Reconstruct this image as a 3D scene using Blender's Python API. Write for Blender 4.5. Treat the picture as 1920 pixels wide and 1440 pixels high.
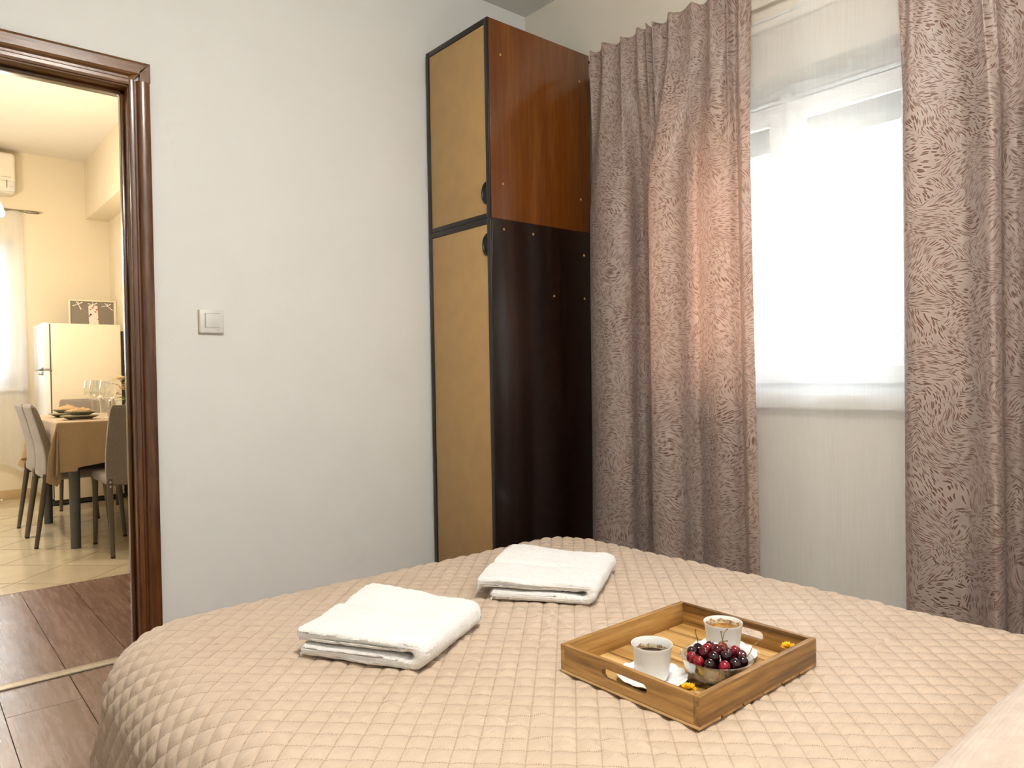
import bpy, bmesh, math, random
import numpy as np
from mathutils import Vector, Matrix
random.seed(7); rng = np.random.default_rng(7)
PI = math.pi
for o in list(bpy.data.objects): bpy.data.objects.remove(o)
scene = bpy.context.scene
COL = scene.collection

# ------------------------------------------------------------------ camera
YAW, PITCH, ROLL, FPX, CAMZ = .7046, .0146, -.0173, 1359.49, .9912
fw = Vector((math.sin(YAW)*math.cos(PITCH), math.cos(YAW)*math.cos(PITCH), -math.sin(PITCH)))
rt = Vector((math.cos(YAW), -math.sin(YAW), 0)); up = rt.cross(fw)
r2 = math.cos(ROLL)*rt + math.sin(ROLL)*up; u2 = -math.sin(ROLL)*rt + math.cos(ROLL)*up
cd = bpy.data.cameras.new('camera'); cam = bpy.data.objects.new('camera', cd); COL.objects.link(cam)
cam.matrix_world = Matrix(((r2.x, u2.x, -fw.x, 0), (r2.y, u2.y, -fw.y, 0), (r2.z, u2.z, -fw.z, CAMZ), (0, 0, 0, 1)))
cd.sensor_fit = 'HORIZONTAL'; cd.sensor_width = 36; cd.lens = FPX*36/1920; cd.clip_start = .02
scene.camera = cam
# ------------------------------------------------------------------ world, exposure, large lights
SKY = 9.5
w = bpy.data.worlds.new('overcast_sky'); scene.world = w; w.use_nodes = True
w.node_tree.nodes['Background'].inputs[0].default_value = (.86, .93, 1.0, 1)
w.node_tree.nodes['Background'].inputs[1].default_value = SKY
vs = scene.view_settings
vs.view_transform = 'Standard'; vs.look = 'None'; vs.gamma = 1; vs.use_curve_mapping = False; vs.exposure = 1.3
LAMP_BED, LAMP_DINE = 53.0, 14.0
scene.cycles.max_bounces = 6; scene.cycles.diffuse_bounces = 3; scene.cycles.glossy_bounces = 3
scene.cycles.use_adaptive_sampling = True; scene.cycles.adaptive_threshold = .1; scene.cycles.adaptive_min_samples = 16; scene.cycles.use_light_tree = False
scene.cycles.transmission_bounces = 8; scene.cycles.transparent_max_bounces = 8
scene.cycles.sample_clamp_indirect = 8; scene.cycles.caustics_reflective = False; scene.cycles.caustics_refractive = False
scene.cycles.use_denoising = True
def portal(name, loc, rot, sx, sy):          # daylight enters through the windows
    l = bpy.data.lights.new(name, 'AREA'); l.shape = 'RECTANGLE'; l.size = sx; l.size_y = sy
    l.cycles.is_portal = True
    o = bpy.data.objects.new(name, l); COL.objects.link(o); o.location = loc; o.rotation_euler = rot
portal('daylight_portal', (2.80, 1.45, 1.47), (0, PI/2, 0), 1.26, 1.06)
portal('daylight_portal.001', (.13, 7.72, 1.57), (-PI/2, 0, 0), 1.32, 1.26)

# ------------------------------------------------------------------ material helpers
def S(h):
    h = h.lstrip('#'); v = [int(h[i:i+2], 16)/255 for i in (0, 2, 4)]
    return tuple(c/12.92 if c <= .04045 else ((c+.055)/1.055)**2.4 for c in v) + (1,)
MATS = {}
class NT:
    def __init__(s, name):
        s.m = bpy.data.materials.new(name); s.m.use_nodes = True; s.t = s.m.node_tree
        s.b = s.t.nodes['Principled BSDF']; s.out = s.t.nodes['Material Output']
    def n(s, typ, **kw):
        nd = s.t.nodes.new(typ)
        for k, v in kw.items(): setattr(nd, k, v)
        return nd
    def l(s, a, b): s.t.links.new(a, b)
    def math(s, op, a, b=None, c=None):
        nd = s.n('ShaderNodeMath', operation=op)
        for i, v in enumerate((a, b, c)):
            if v is None: continue
            if isinstance(v, (int, float)): nd.inputs[i].default_value = v
            else: s.l(v, nd.inputs[i])
        return nd.outputs[0]
    def coord(s, which='Object', scale=(1, 1, 1), rot=(0, 0, 0)):
        tc = s.n('ShaderNodeTexCoord'); mp = s.n('ShaderNodeMapping')
        mp.inputs['Scale'].default_value = scale; mp.inputs['Rotation'].default_value = rot
        s.l(tc.outputs[which], mp.inputs[0]); return mp.outputs[0]
    def noise(s, vec, scale, detail=2, rough=.5, dist=0):
        nd = s.n('ShaderNodeTexNoise'); nd.inputs['Scale'].default_value = scale
        nd.inputs['Detail'].default_value = detail; nd.inputs['Roughness'].default_value = rough; nd.inputs['Distortion'].default_value = dist
        if vec is not None: s.l(vec, nd.inputs['Vector'])
        return nd.outputs['Fac']
    def ramp(s, fac, stops):
        nd = s.n('ShaderNodeValToRGB'); e = nd.color_ramp.elements
        while len(e) < len(stops): e.new(.5)
        for i, (p, c) in enumerate(stops): e[i].position = p; e[i].color = c
        s.l(fac, nd.inputs[0]); return nd.outputs[0]
    def mix(s, fac, a, b):
        nd = s.n('ShaderNodeMix', data_type='RGBA')
        if isinstance(fac, (int, float)): nd.inputs[0].default_value = fac
        else: s.l(fac, nd.inputs[0])
        for i, v in ((6, a), (7, b)):
            if isinstance(v, tuple): nd.inputs[i].default_value = v
            else: s.l(v, nd.inputs[i])
        return nd.outputs[2]
    def bump(s, h, strength=.3, dist=.002):
        nd = s.n('ShaderNodeBump'); nd.inputs['Strength'].default_value = strength; nd.inputs['Distance'].default_value = dist
        s.l(h, nd.inputs['Height']); s.l(nd.outputs[0], s.b.inputs['Normal']); return nd.outputs[0]
    def set(s, **kw):
        for k, v in kw.items():
            i = s.b.inputs[k.replace('_', ' ')]
            if hasattr(v, 'links') or hasattr(v, 'is_output'): s.l(v, i)
            else: i.default_value = v
        return s
def M(name, col, rough=.5, metal=0, var=.06, scale=20, bump=0, bscale=60, **kw):
    """plain procedural material: base colour with a slight noise variation"""
    if name in MATS: return MATS[name]
    t = NT(name); c = S(col) if isinstance(col, str) else col
    v = t.coord(); f = t.noise(v, scale, 3)
    a = tuple(max(0, x*(1-var)) for x in c[:3])+(1,); b = tuple(min(1, x*(1+var)) for x in c[:3])+(1,)
    t.set(Base_Color=t.ramp(f, [(.3, a), (.7, b)]), Roughness=rough, Metallic=metal)
    if bump: t.bump(t.noise(v, bscale, 3), bump, .002)
    for k, x in kw.items(): t.b.inputs[k.replace('_', ' ')].default_value = x
    MATS[name] = t.m; return t.m
def wood(name, dark, mid, light, axis='Z', rough=.4, fine=90, coarse=7, bump=.15, rnd=0, coat=0, knots=0):
    if name in MATS: return MATS[name]
    t = NT(name)
    sc = {'X': (.06, 1, 1), 'Y': (1, .06, 1), 'Z': (1, 1, .06)}[axis]
    tc = t.n('ShaderNodeTexCoord'); ad = t.n('ShaderNodeVectorMath', operation='ADD'); t.l(tc.outputs['Object'], ad.inputs[0])
    oi = t.n('ShaderNodeObjectInfo'); sc2 = t.n('ShaderNodeVectorMath', operation='SCALE'); cx = t.n('ShaderNodeCombineXYZ')
    for i in range(3): t.l(oi.outputs['Random'], cx.inputs[i])
    t.l(cx.outputs[0], sc2.inputs[0]); sc2.inputs[3].default_value = 17.3 if rnd else 0.0
    t.l(sc2.outputs[0], ad.inputs[1])
    mp = t.n('ShaderNodeMapping'); mp.inputs['Scale'].default_value = sc; t.l(ad.outputs[0], mp.inputs[0]); v = mp.outputs[0]
    a = t.noise(v, coarse, 4, .6, 1.2); b = t.noise(v, fine, 3, .6, .3)
    f = t.math('ADD', t.math('MULTIPLY', a, .65), t.math('MULTIPLY', b, .35))
    if rnd: f = t.math('ADD', f, t.math('MULTIPLY', t.math('SUBTRACT', oi.outputs['Random'], .5), rnd))
    t.set(Base_Color=t.ramp(f, [(.36, S(dark)), (.5, S(mid)), (.64, S(light))]), Roughness=t.math('ADD', rough-.06, t.math('MULTIPLY', b, .12)))
    t.b.inputs['Coat Weight'].default_value = coat; t.b.inputs['Coat Roughness'].default_value = .12
    if bump: t.bump(b, bump, .001)
    MATS[name] = t.m; return t.m
def glass(name, col=(1, 1, 1, 1), rough=0.0, ior=1.45, thin=False):
    if name in MATS: return MATS[name]
    t = NT(name)
    if thin:      # window pane: thin sheet, clear with a faint reflection
        gl = t.n('ShaderNodeBsdfGlossy'); gl.inputs['Roughness'].default_value = .02
        tr = t.n('ShaderNodeBsdfTransparent'); tr.inputs[0].default_value = col
        mx = t.n('ShaderNodeMixShader'); fr = t.n('ShaderNodeFresnel'); fr.inputs[0].default_value = ior
        t.l(t.math('MULTIPLY', fr.outputs[0], .8), mx.inputs[0]); t.l(tr.outputs[0], mx.inputs[1]); t.l(gl.outputs[0], mx.inputs[2])
        t.l(mx.outputs[0], t.out.inputs[0])
    else:         # thin blown or pressed glass: see-through, brighter and mirror-like towards the rims
        gl = t.n('ShaderNodeBsdfGlossy'); gl.inputs['Roughness'].default_value = max(.01, rough); gl.inputs[0].default_value = (1, 1, 1, 1)
        tr = t.n('ShaderNodeBsdfTransparent'); tr.inputs[0].default_value = col
        lw_ = t.n('ShaderNodeLayerWeight'); lw_.inputs[0].default_value = .35
        mx = t.n('ShaderNodeMixShader'); t.l(t.math('ADD', t.math('MULTIPLY', t.math('POWER', lw_.outputs['Facing'], 1.8), .85), ior-1.37), mx.inputs[0])
        t.l(tr.outputs[0], mx.inputs[1]); t.l(gl.outputs[0], mx.inputs[2]); t.l(mx.outputs[0], t.out.inputs[0])
    MATS[name] = t.m; return t.m
def emis(name, col, strength, base='#FFFFFF'):
    if name in MATS: return MATS[name]
    t = NT(name); v = t.coord(); f = t.noise(v, 9, 2)
    c = S(col); t.set(Base_Color=S(base), Emission_Color=t.ramp(f, [(.2, tuple(x*.85 for x in c[:3])+(1,)), (.8, c)]), Emission_Strength=strength)
    MATS[name] = t.m; return t.m

# ------------------------------------------------------------------ object helpers
def wl(o):
    v = Vector((0, 0, 0))
    while o is not None: v += o.location; o = o.parent
    return v
def tag(o, label=None, cat=None, group=None, kind=None):
    if label: o['label'] = label
    if cat: o['category'] = cat
    if group: o['group'] = group
    if kind: o['kind'] = kind
    return o
def thing(name, loc=(0, 0, 0), label=None, cat=None, group=None, kind=None):
    o = bpy.data.objects.new(name, None); o.empty_display_size = .05; o.location = loc; COL.objects.link(o)
    return tag(o, label, cat, group, kind)
def link(name, me, mat, parent=None, base=None):
    """mesh is in world (or parent-at-origin) coordinates; its origin goes to the base centre (top level) or to the parent"""
    if mat is not None and not me.materials: me.materials.append(mat)
    o = bpy.data.objects.new(name, me); COL.objects.link(o)
    if parent is not None:
        L = wl(parent); o.parent = parent
        if L.length > 0: me.transform(Matrix.Translation(-L))
    else:
        co = np.empty(len(me.vertices)*3); me.vertices.foreach_get('co', co); co = co.reshape(-1, 3)
        b = Vector(((co[:, 0].min()+co[:, 0].max())/2, (co[:, 1].min()+co[:, 1].max())/2, co[:, 2].min()))
        me.transform(Matrix.Translation(-b)); o.location = b
    return o
def finish(bm, name, mat, parent=None, smooth=None, sharp=40):
    bmesh.ops.recalc_face_normals(bm, faces=bm.faces)
    me = bpy.data.meshes.new(name); bm.to_mesh(me); bm.free()
    if smooth:
        me.shade_smooth()
        try: me.set_sharp_from_angle(angle=math.radians(sharp))
        except Exception: pass
    return link(name, me, mat, parent)
def addbox(bm, x0, x1, y0, y1, z0, z1, bev=0, seg=2):
    r = bmesh.ops.create_cube(bm, size=1)
    for v in r['verts']:
        v.co = Vector(((x0+x1)/2+v.co.x*(x1-x0), (y0+y1)/2+v.co.y*(y1-y0), (z0+z1)/2+v.co.z*(z1-z0)))
    if bev:
        es = {e for v in r['verts'] for e in v.link_edges}
        bmesh.ops.bevel(bm, geom=list(es), offset=bev, segments=seg, affect='EDGES', profile=.5)
def box(name, x0, x1, y0, y1, z0, z1, mat, parent=None, bev=0, seg=2):
    bm = bmesh.new(); addbox(bm, x0, x1, y0, y1, z0, z1, bev, seg)
    return finish(bm, name, mat, parent, smooth=bool(bev), sharp=50)
def boxes(name, lst, mat, parent=None):
    bm = bmesh.new()
    for b in lst: addbox(bm, *b)
    return finish(bm, name, mat, parent)
def grid(name, P, mat, parent=None, uv=None, closeU=False, closeV=False, smooth=True, capU=False):
    nu, nv = P.shape[:2]
    idx = np.arange(nu*nv).reshape(nu, nv)
    I = np.concatenate([idx, idx[:1]], 0) if closeU else idx
    I = np.concatenate([I, I[:, :1]], 1) if closeV else I
    q = np.stack([I[:-1, :-1], I[1:, :-1], I[1:, 1:], I[:-1, 1:]], -1).reshape(-1, 4)
    me = bpy.data.meshes.new(name)
    nf = len(q); ex = []
    if capU: ex = [idx[0, ::-1].tolist(), idx[-1, :].tolist()]
    if ex:
        me.from_pydata(P.reshape(-1, 3).tolist(), [], q.tolist()+ex)
    else:
        me.vertices.add(nu*nv); me.vertices.foreach_set('co', P.reshape(-1).astype(np.float32))
        me.loops.add(nf*4); me.loops.foreach_set('vertex_index', q.reshape(-1).astype(np.int32))
        me.polygons.add(nf); me.polygons.foreach_set('loop_start', np.arange(0, nf*4, 4, dtype=np.int32))
        me.update(calc_edges=True)
    if uv is not None:
        lay = me.uv_layers.new(name='UVMap'); U = uv.reshape(-1, 2)
        vi = np.empty(len(me.loops), dtype=np.int32); me.loops.foreach_get('vertex_index', vi)
        lay.data.foreach_set('uv', U[vi].reshape(-1).astype(np.float32))
    me.validate()
    if smooth:
        me.shade_smooth()
        if ex: me.set_sharp_from_angle(angle=math.radians(50))
    return link(name, me, mat, parent)
def lathe(name, prof, c, mat, parent=None, seg=40, rmod=None, zmod=None, sx=1, sy=1):
    """prof: (radius, z) list; c: base centre"""
    pr = np.array(prof, float); th = np.linspace(0, 2*PI, seg, endpoint=False)
    P = np.zeros((len(pr), seg, 3))
    for i, (r, z) in enumerate(pr):
        rr = r*(1+(rmod(i, r, th) if rmod else 0)); 
        P[i, :, 0] = c[0]+rr*np.cos(th)*sx; P[i, :, 1] = c[1]+rr*np.sin(th)*sy; P[i, :, 2] = c[2]+z+(zmod(i, r, th) if zmod else 0)
    o = grid(name, P, mat, parent, closeV=True)
    bm = bmesh.new(); bm.from_mesh(o.data); bmesh.ops.remove_doubles(bm, verts=bm.verts, dist=1e-6)
    bmesh.ops.recalc_face_normals(bm, faces=bm.faces); bm.to_mesh(o.data); bm.free(); o.data.shade_smooth()
    o.data.set_sharp_from_angle(angle=math.radians(55)); return o
def smoothline(pts, n, closed=False):
    """Catmull-Rom resample"""
    p = np.array(pts, float); k = len(p)
    out = []
    m = k if closed else k-1
    for t in np.linspace(0, m, n, endpoint=not closed):
        i = min(int(t), m-1); f = t-i
        g = (lambda j: p[j % k]) if closed else (lambda j: p[max(0, min(k-1, j))])
        a, b, c, d = g(i-1), g(i), g(i+1), g(i+2)
        out.append(.5*((2*b)+(c-a)*f+(2*a-5*b+4*c-d)*f*f+(3*b-a-3*c+d)*f**3))
    return np.array(out)
def tube(name, pts, rad, mat, parent=None, seg=10, cap=True):
    p = np.array(pts, float); n = len(p)
    rad = np.full(n, rad) if np.isscalar(rad) else np.array(rad, float)
    T = np.gradient(p, axis=0); T /= np.linalg.norm(T, axis=1)[:, None]+1e-12
    ref = np.array([0, 0, 1.0]) if abs(T[0, 2]) < .9 else np.array([1.0, 0, 0])
    P = np.zeros((n, seg, 3)); th = np.linspace(0, 2*PI, seg, endpoint=False)
    for i in range(n):
        a = np.cross(T[i], ref); a /= np.linalg.norm(a); b = np.cross(T[i], a)
        P[i] = p[i]+rad[i]*(np.cos(th)[:, None]*a+np.sin(th)[:, None]*b)
    return grid(name, P, mat, parent, closeV=True, capU=cap)
def prism(name, poly, axis, a0, a1, mat, parent=None, holes=(), bev=0):
    """polygon in the plane normal to axis, extruded from a0 to a1; poly coords are the two other axes in xyz order"""
    bm = bmesh.new()
    def mk(q):
        if axis == 'X': return (a0, q[0], q[1])
        if axis == 'Y': return (q[0], a0, q[1])
        return (q[0], q[1], a0)
    edges = []
    for loop in [poly]+list(holes):
        vs_ = [bm.verts.new(mk(q)) for q in loop]
        edges += [bm.edges.new((vs_[i], vs_[(i+1) % len(vs_)])) for i in range(len(vs_))]
    if holes: bmesh.ops.triangle_fill(bm, edges=edges, use_beauty=True)
    else: bm.faces.new([e.verts[0] for e in edges])
    d = {'X': Vector((a1-a0, 0, 0)), 'Y': Vector((0, a1-a0, 0)), 'Z': Vector((0, 0, a1-a0))}[axis]
    r = bmesh.ops.extrude_face_region(bm, geom=bm.faces[:])
    bmesh.ops.translate(bm, verts=[v for v in r['geom'] if isinstance(v, bmesh.types.BMVert)], vec=d)
    if bev: bmesh.ops.bevel(bm, geom=[e for e in bm.edges if e.calc_face_angle(0) > .6], offset=bev, segments=2, affect='EDGES')
    return finish(bm, name, mat, parent, smooth=True, sharp=35)
def fbm(x, y, sc, seed=0, octv=3):
    """cheap value noise for numpy arrays, about -1..1"""
    r = np.random.default_rng(seed); tot = 0; amp = 1; nrm = 0
    for o in range(octv):
        N = 64; T = r.uniform(-1, 1, (N, N)); X = x*sc*2**o; Y = y*sc*2**o
        xi = np.floor(X).astype(int); yi = np.floor(Y).astype(int); fx = X-xi; fy = Y-yi
        fx = fx*fx*(3-2*fx); fy = fy*fy*(3-2*fy)
        g = lambda a, b: T[a % N, b % N]
        v = (g(xi, yi)*(1-fx)+g(xi+1, yi)*fx)*(1-fy)+(g(xi, yi+1)*(1-fx)+g(xi+1, yi+1)*fx)*fy
        tot = tot+amp*v; nrm += amp; amp *= .5
    return tot/nrm
def copy_tree(o, parent=None):
    c = o.copy(); COL.objects.link(c); c.parent = parent
    for ch in o.children: copy_tree(ch, c)
    return c
def clip(poly, x0, x1, y0, y1):
    for ax, val, keep in ((0, x0, 1), (0, x1, -1), (1, y0, 1), (1, y1, -1)):
        out = []
        for i in range(len(poly)):
            a, b = poly[i-1], poly[i]; da, db = (a[ax]-val)*keep, (b[ax]-val)*keep
            if (da >= 0) != (db >= 0):
                t = da/(da-db); out.append((a[0]+(b[0]-a[0])*t, a[1]+(b[1]-a[1])*t))
            if db >= 0: out.append(b)
        poly = out
        if len(poly) < 3: return []
    return poly

# ------------------------------------------------------------------ materials
wall_m = M('wall_paint_white', '#ECECE8', .85, var=.015, scale=3, bump=.12, bscale=160)
wallB_m = M('wall_paint_cream', '#EBE3D3', .85, var=.015, scale=3, bump=.12, bscale=160)
ceil_m = M('ceiling_paint', '#EDEAE4', .9, var=.01)
dwall_m = M('dining_wall_paint', '#EFE2C6', .8, var=.015, scale=3, bump=.1, bscale=160)
pvc_m = M('white_window_plastic', '#EEF1F2', .3, var=.01)
door_m = wood('dark_stained_door_wood', '#33190B', '#552F14', '#754A20', 'Z', .3, 120, 9, .2, coat=.4)
doorh_m = wood('stained_header_wood', '#40230E', '#684016', '#845A24', 'X', .3, 120, 9, .2, coat=.4)
lam_m = wood('laminate_plank', '#705549', '#806458', '#91766A', 'Y', .27, 70, 8, .06, rnd=.05)
strip_m = M('beige_threshold_metal', '#C9BBA4', .35, metal=.2)
tile_m = M('cream_floor_tile', '#CDBFA3', .16, var=.07, scale=5)
grout_m = M('grout', '#6E604C', .9)
skirt_m = M('skirting_tile', '#CDB285', .3, var=.06, scale=9)

# ------------------------------------------------------------------ the setting: bedroom
WA, WB, HC = 2.832, 2.5414, 2.843
DX0, DX1, DH = -.155, .645, 2.025
tag(boxes('wall_back', [(-2.3, DX0-.02, WA, WA+.12, 0, 3.1), (DX1+.02, WB+.3, WA, WA+.12, 0, 3.1), (DX0-.02, DX1+.02, WA, WA+.12, DH+.02, 3.1)], wall_m),
    'white painted bedroom wall with the doorway and the light switch', 'wall', kind='structure')
WY0, WY1, WZ0, WZ1 = .93, 1.97, .87, 2.09
tag(boxes('wall_right', [(WB, WB+.28, -.6, WY0, 0, 3.0), (WB, WB+.28, WY1, WA, 0, 3.0), (WB, WB+.28, WY0, WY1, 0, WZ0), (WB, WB+.28, WY0, WY1, WZ1, 3.0)], wallB_m),
    'pale cream window wall behind the patterned curtains', 'wall', kind='structure')
tag(boxes('wall_left', [(-1.3, -1.2, -.6, WA, 0, 3.0)], wall_m), 'white bedroom wall behind the camera on the left', 'wall', kind='structure')
tag(boxes('wall_front', [(-1.3, WB+.28, -.7, -.6, 0, 3.0)], wall_m), 'white bedroom wall behind the head of the bed', 'wall', kind='structure')
tag(boxes('ceiling', [(-1.2, WB, -.6, WA, HC, HC+.1)], ceil_m), 'white bedroom ceiling above the wardrobe', 'ceiling', kind='structure')

# wood floor: one object, every plank a part
FL = tag(boxes('floor', [(-2.2, WB, -.6, 4.105, -.06, -.008)], grout_m), 'brown wood-look laminate floor running through the doorway', 'floor', kind='structure')
PW = .2
def plank(x0, x1, y0, y1):
    g = .0012
    return box('plank', x0+g, x1-g, y0+g, y1-g, -.008, 0, lam_m, FL)
k = 0
for i in range(-6, 12):
    x0 = .024+PW*i; x1 = min(x0+PW, WB)
    if x0 >= WB: break
    joint = {1: 2.597, 2: 1.55, 0: 2.02, 3: 2.3}.get(i, .6+((i*37) % 11)/11*1.4)
    ys = sorted(set([-.6, joint-1.2 if joint-1.2 > -.6 else -.6, joint, 2.83]))
    for a, b in zip(ys[:-1], ys[1:]): plank(x0, x1, a, b)
for i in range(-11, 6):
    x0 = .024+PW*i
    plank(x0, x0+PW, 2.88, 4.1)
tag(box('trim_1', DX0-.4, DX1+.05, 2.833, 2.88, -.001, .006, strip_m, bev=.002), 'thin beige threshold strip across the doorway floor', 'threshold', kind='structure')

# door frame: jambs, stops, casings
D = thing('door_1', (.2, WA, 0), 'dark brown stained wooden door frame with moulded casing', 'door frame', kind='structure')
WT = WA+.12
box('jamb', DX1, DX1+.02, WA-.004, WT+.004, 0, DH, door_m, D, bev=.002)
box('jamb', DX0-.02, DX0, WA-.004, WT+.004, 0, DH, door_m, D, bev=.002)
box('head_jamb', DX0-.02, DX1+.02, WA-.004, WT+.004, DH, DH+.02, doorh_m, D, bev=.002)
def casing_poly(s, x):        # plan profile of an upright casing, s = outward direction
    pr = [(0, 0), (0, -.010), (.006, -.012), (.014, -.012), (.018, -.006), (.024, -.006), (.028, -.016), (.034, -.020), (.060, -.020), (.0665, -.017), (.0685, 0)]
    return [(x+s*a, WA-.0005+b) for a, b in pr]
ZT = 2.121
for s, x in ((1, DX1+.005), (-1, DX0-.005)):
    prism('casing', casing_poly(s, x), 'Z', 0, ZT-.07, door_m, D)
    # outer board of the upright runs to the mitre
    pr = [(x+s*.034, ZT-.07), (x+s*.0685, ZT-.07), (x+s*.0685, ZT-.002), (x+s*.034, ZT-.038)]
    prism('casing_mitre', pr, 'Y', WA-.0205, WA, door_m, D)
hp = [(0, 0), (-.010, 0), (-.012, .006), (-.012, .014), (-.006, .018), (-.006, .024), (-.016, .028), (-.020, .034), (-.020, .060), (-.017, .0665), (0, .0685)]
bm = bmesh.new(); loops = []
for xx, s in ((DX0-.005, -1), (DX1+.005, 1)):
    loops.append([bm.verts.new((xx+s*max(0, b if b > .03 else b*.0), WA-.0005+a, DH+.007+(b if True else 0)*1.29)) for a, b in hp])
for i in range(len(hp)):
    j = (i+1) % len(hp); bm.faces.new((loops[0][i], loops[0][j], loops[1][j], loops[1][i]))
bm.faces.new(loops[0]); bm.faces.new(loops[1][::-1])
finish(bm, 'head_casing', doorh_m, D)
for x0, x1 in ((DX1-.012, DX1), (DX0, DX0+.012)): box('door_stop', x0, x1, WA+.045, WA+.075, 0, DH, door_m, D, bev=.002)
box('door_stop', DX0, DX1, WA+.045, WA+.075, DH-.012, DH, doorh_m, D, bev=.002)

# window: frame, two sashes with panes, sill
W = thing('window_1', (WB+.12, (WY0+WY1)/2, WZ0), 'white two-sash plastic window behind the sheer curtain', 'window', kind='structure')
fx0, fx1 = WB+.115, WB+.175
def ring(name, y0, y1, z0, z1, wd, x0, x1, mat, par):
    return boxes(name, [(x0, x1, y0, y0+wd, z0, z1), (x0, x1, y1-wd, y1, z0, z1), (x0, x1, y0+wd, y1-wd, z0, z0+wd), (x0, x1, y0+wd, y1-wd, z1-wd, z1)], mat, par)
ring('frame', WY0, WY1, WZ0+.03, WZ1, .04, fx0, fx1, pvc_m, W)
mid = (WY0+WY1)/2
box('mullion', fx0-.012, fx1, mid-.022, mid+.022, WZ0+.07, WZ1-.04, pvc_m, W, bev=.003)
pane_m = glass('window_glass', (.97, .99, 1, 1), thin=True)
for y0, y1 in ((WY0+.035, mid-.003), (mid+.003, WY1-.035)):
    sz0, sz1 = WZ0+.065, WZ1-.075
    s = ring('sash', y0, y1, sz0, sz1, .062, fx0-.018, fx0+.03, pvc_m, W)
    box('pane', fx0+.004, fx0+.008, y0+.06, y1-.06, sz0+.06, sz1-.06, pane_m, s)
boxes('roller_shutter_slat', [(WB+.19, WB+.2, WY0, WY1, WZ1-.22, WZ1)], M('shutter_grey', '#9AA0A0', .5), W)
hd = box('handle', fx0-.05, fx0-.03, mid-.012, mid+.012, 1.42, 1.54, pvc_m, W, bev=.006)
box('handle_base', fx0-.032, fx0-.017, mid-.014, mid+.014, 1.5, 1.56, pvc_m, hd, bev=.003)
prism('window_sill', [(WY0-.04, WZ0-.026), (WY1+.04, WZ0-.026), (WY1+.04, WZ0+.028), (WY0-.04, WZ0+.028)], 'X', WB-.032, WB, M('sill_white_stone', '#EDE9E2', .35, var=.02), W, bev=.004)
boxes('inner_ledge', [(WB, WB+.2, WY0, WY1, WZ0, WZ0+.028)], M('sill_white_stone', '#EDE9E2', .35), W)

# ------------------------------------------------------------------ the setting: dining room beyond the door
YF, XR, HD = 7.45, 1.515, 2.952
tag(boxes('wall_far', [(-2.3, -.55, YF, YF+.25, 0, 3.1), (.79, XR+.1, YF, YF+.25, 0, 3.1), (-.55, .79, YF, YF+.25, 0, .95), (-.55, .79, YF, YF+.25, 2.2, 3.1)], dwall_m),
    'warm cream far wall of the dining room with the air conditioner', 'wall', kind='structure')
tag(boxes('wall_far_right', [(XR, XR+.1, WT, YF, 0, 3.1)], dwall_m), 'cream dining room wall beside the refrigerator', 'wall', kind='structure')
tag(boxes('wall_far_left', [(-2.3, -2.2, WT, YF, 0, 3.1)], dwall_m), 'cream dining room wall out of sight on the left', 'wall', kind='structure')
tag(boxes('ceiling', [(-2.2, XR, WT, YF, HD, HD+.1)], M('dining_ceiling_paint', '#F1EADB', .9, var=.01)), 'cream dining room ceiling seen through the doorway', 'ceiling', kind='structure')
tag(boxes('trim_2', [(1.335, XR, WT, YF, 2.44, HD)], dwall_m), 'boxed soffit along the right dining room wall', 'soffit', kind='structure')
FT = tag(boxes('floor', [(-2.2, XR, 4.1, YF, -.06, -.006)], grout_m), 'cream ceramic tile floor laid diagonally under the dining table', 'floor', kind='structure')
TS = .482
for i in range(-2, 18):
    for j in range(-2, 24):
        # lines t=y-x at 3.40+TS*i ; s=x+y at 2.79+TS*j
        t0, t1 = 2.44+TS*i, 2.44+TS*(i+1); s0, s1 = 1.83+TS*j, 1.83+TS*(j+1); g = .0036
        t0 += g; t1 -= g; s0 += g; s1 -= g
        poly = [((s-t)/2, (s+t)/2) for s, t in ((s0, t0), (s1, t0), (s1, t1), (s0, t1))]
        poly = clip(poly, -1.4, XR, 4.108, YF)
        if len(poly) < 3: continue
        ar = abs(sum(poly[q-1][0]*poly[q][1]-poly[q][0]*poly[q-1][1] for q in range(len(poly))))/2
        if ar < .002: continue
        prism('tile', poly, 'Z', -.006, 0, tile_m, FT)
BB = thing('baseboard_far', (-.3, YF, 0), 'row of tan skirting tiles along the far dining wall', 'skirting', kind='structure')
for i in range(9):
    x0 = -1.45+i*.335; box('skirting_tile', x0, min(x0+.332, XR), YF-.009, YF, .0, .076, skirt_m, BB, bev=.002)
# far window
W2 = thing('window_2', (.12, YF+.1, .95), 'bright white window of the dining room behind a sheer curtain', 'window', kind='structure')
ring('frame', -.55, .79, .95, 2.2, .06, 0, 1, pvc_m, W2)
bpy.data.objects.remove(W2.children[0])
f2 = boxes('frame', [(-.55, -.49, YF+.1, YF+.16, .95, 2.2), (.73, .79, YF+.1, YF+.16, .95, 2.2), (-.49, .73, YF+.1, YF+.16, .95, 1.01), (-.49, .73, YF+.1, YF+.16, 2.14, 2.2), (.09, .15, YF+.1, YF+.16, 1.01, 2.14)], pvc_m, W2)
for a, b in ((-.49, .09), (.15, .73)):
    s = boxes('sash', [(a, a+.055, YF+.085, YF+.12, 1.01, 2.14), (b-.055, b, YF+.085, YF+.12, 1.01, 2.14), (a+.055, b-.055, YF+.085, YF+.12, 1.01, 1.065), (a+.055, b-.055, YF+.085, YF+.12, 2.085, 2.14)], pvc_m, W2)
    box('pane', a+.055, b-.055, YF+.10, YF+.104, 1.065, 2.085, pane_m, s)
box('window_sill', -.6, .84, YF-.05, YF+.1, .915, .95, M('sill_white_stone', '#EDE9E2', .35), W2, bev=.004)

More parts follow.
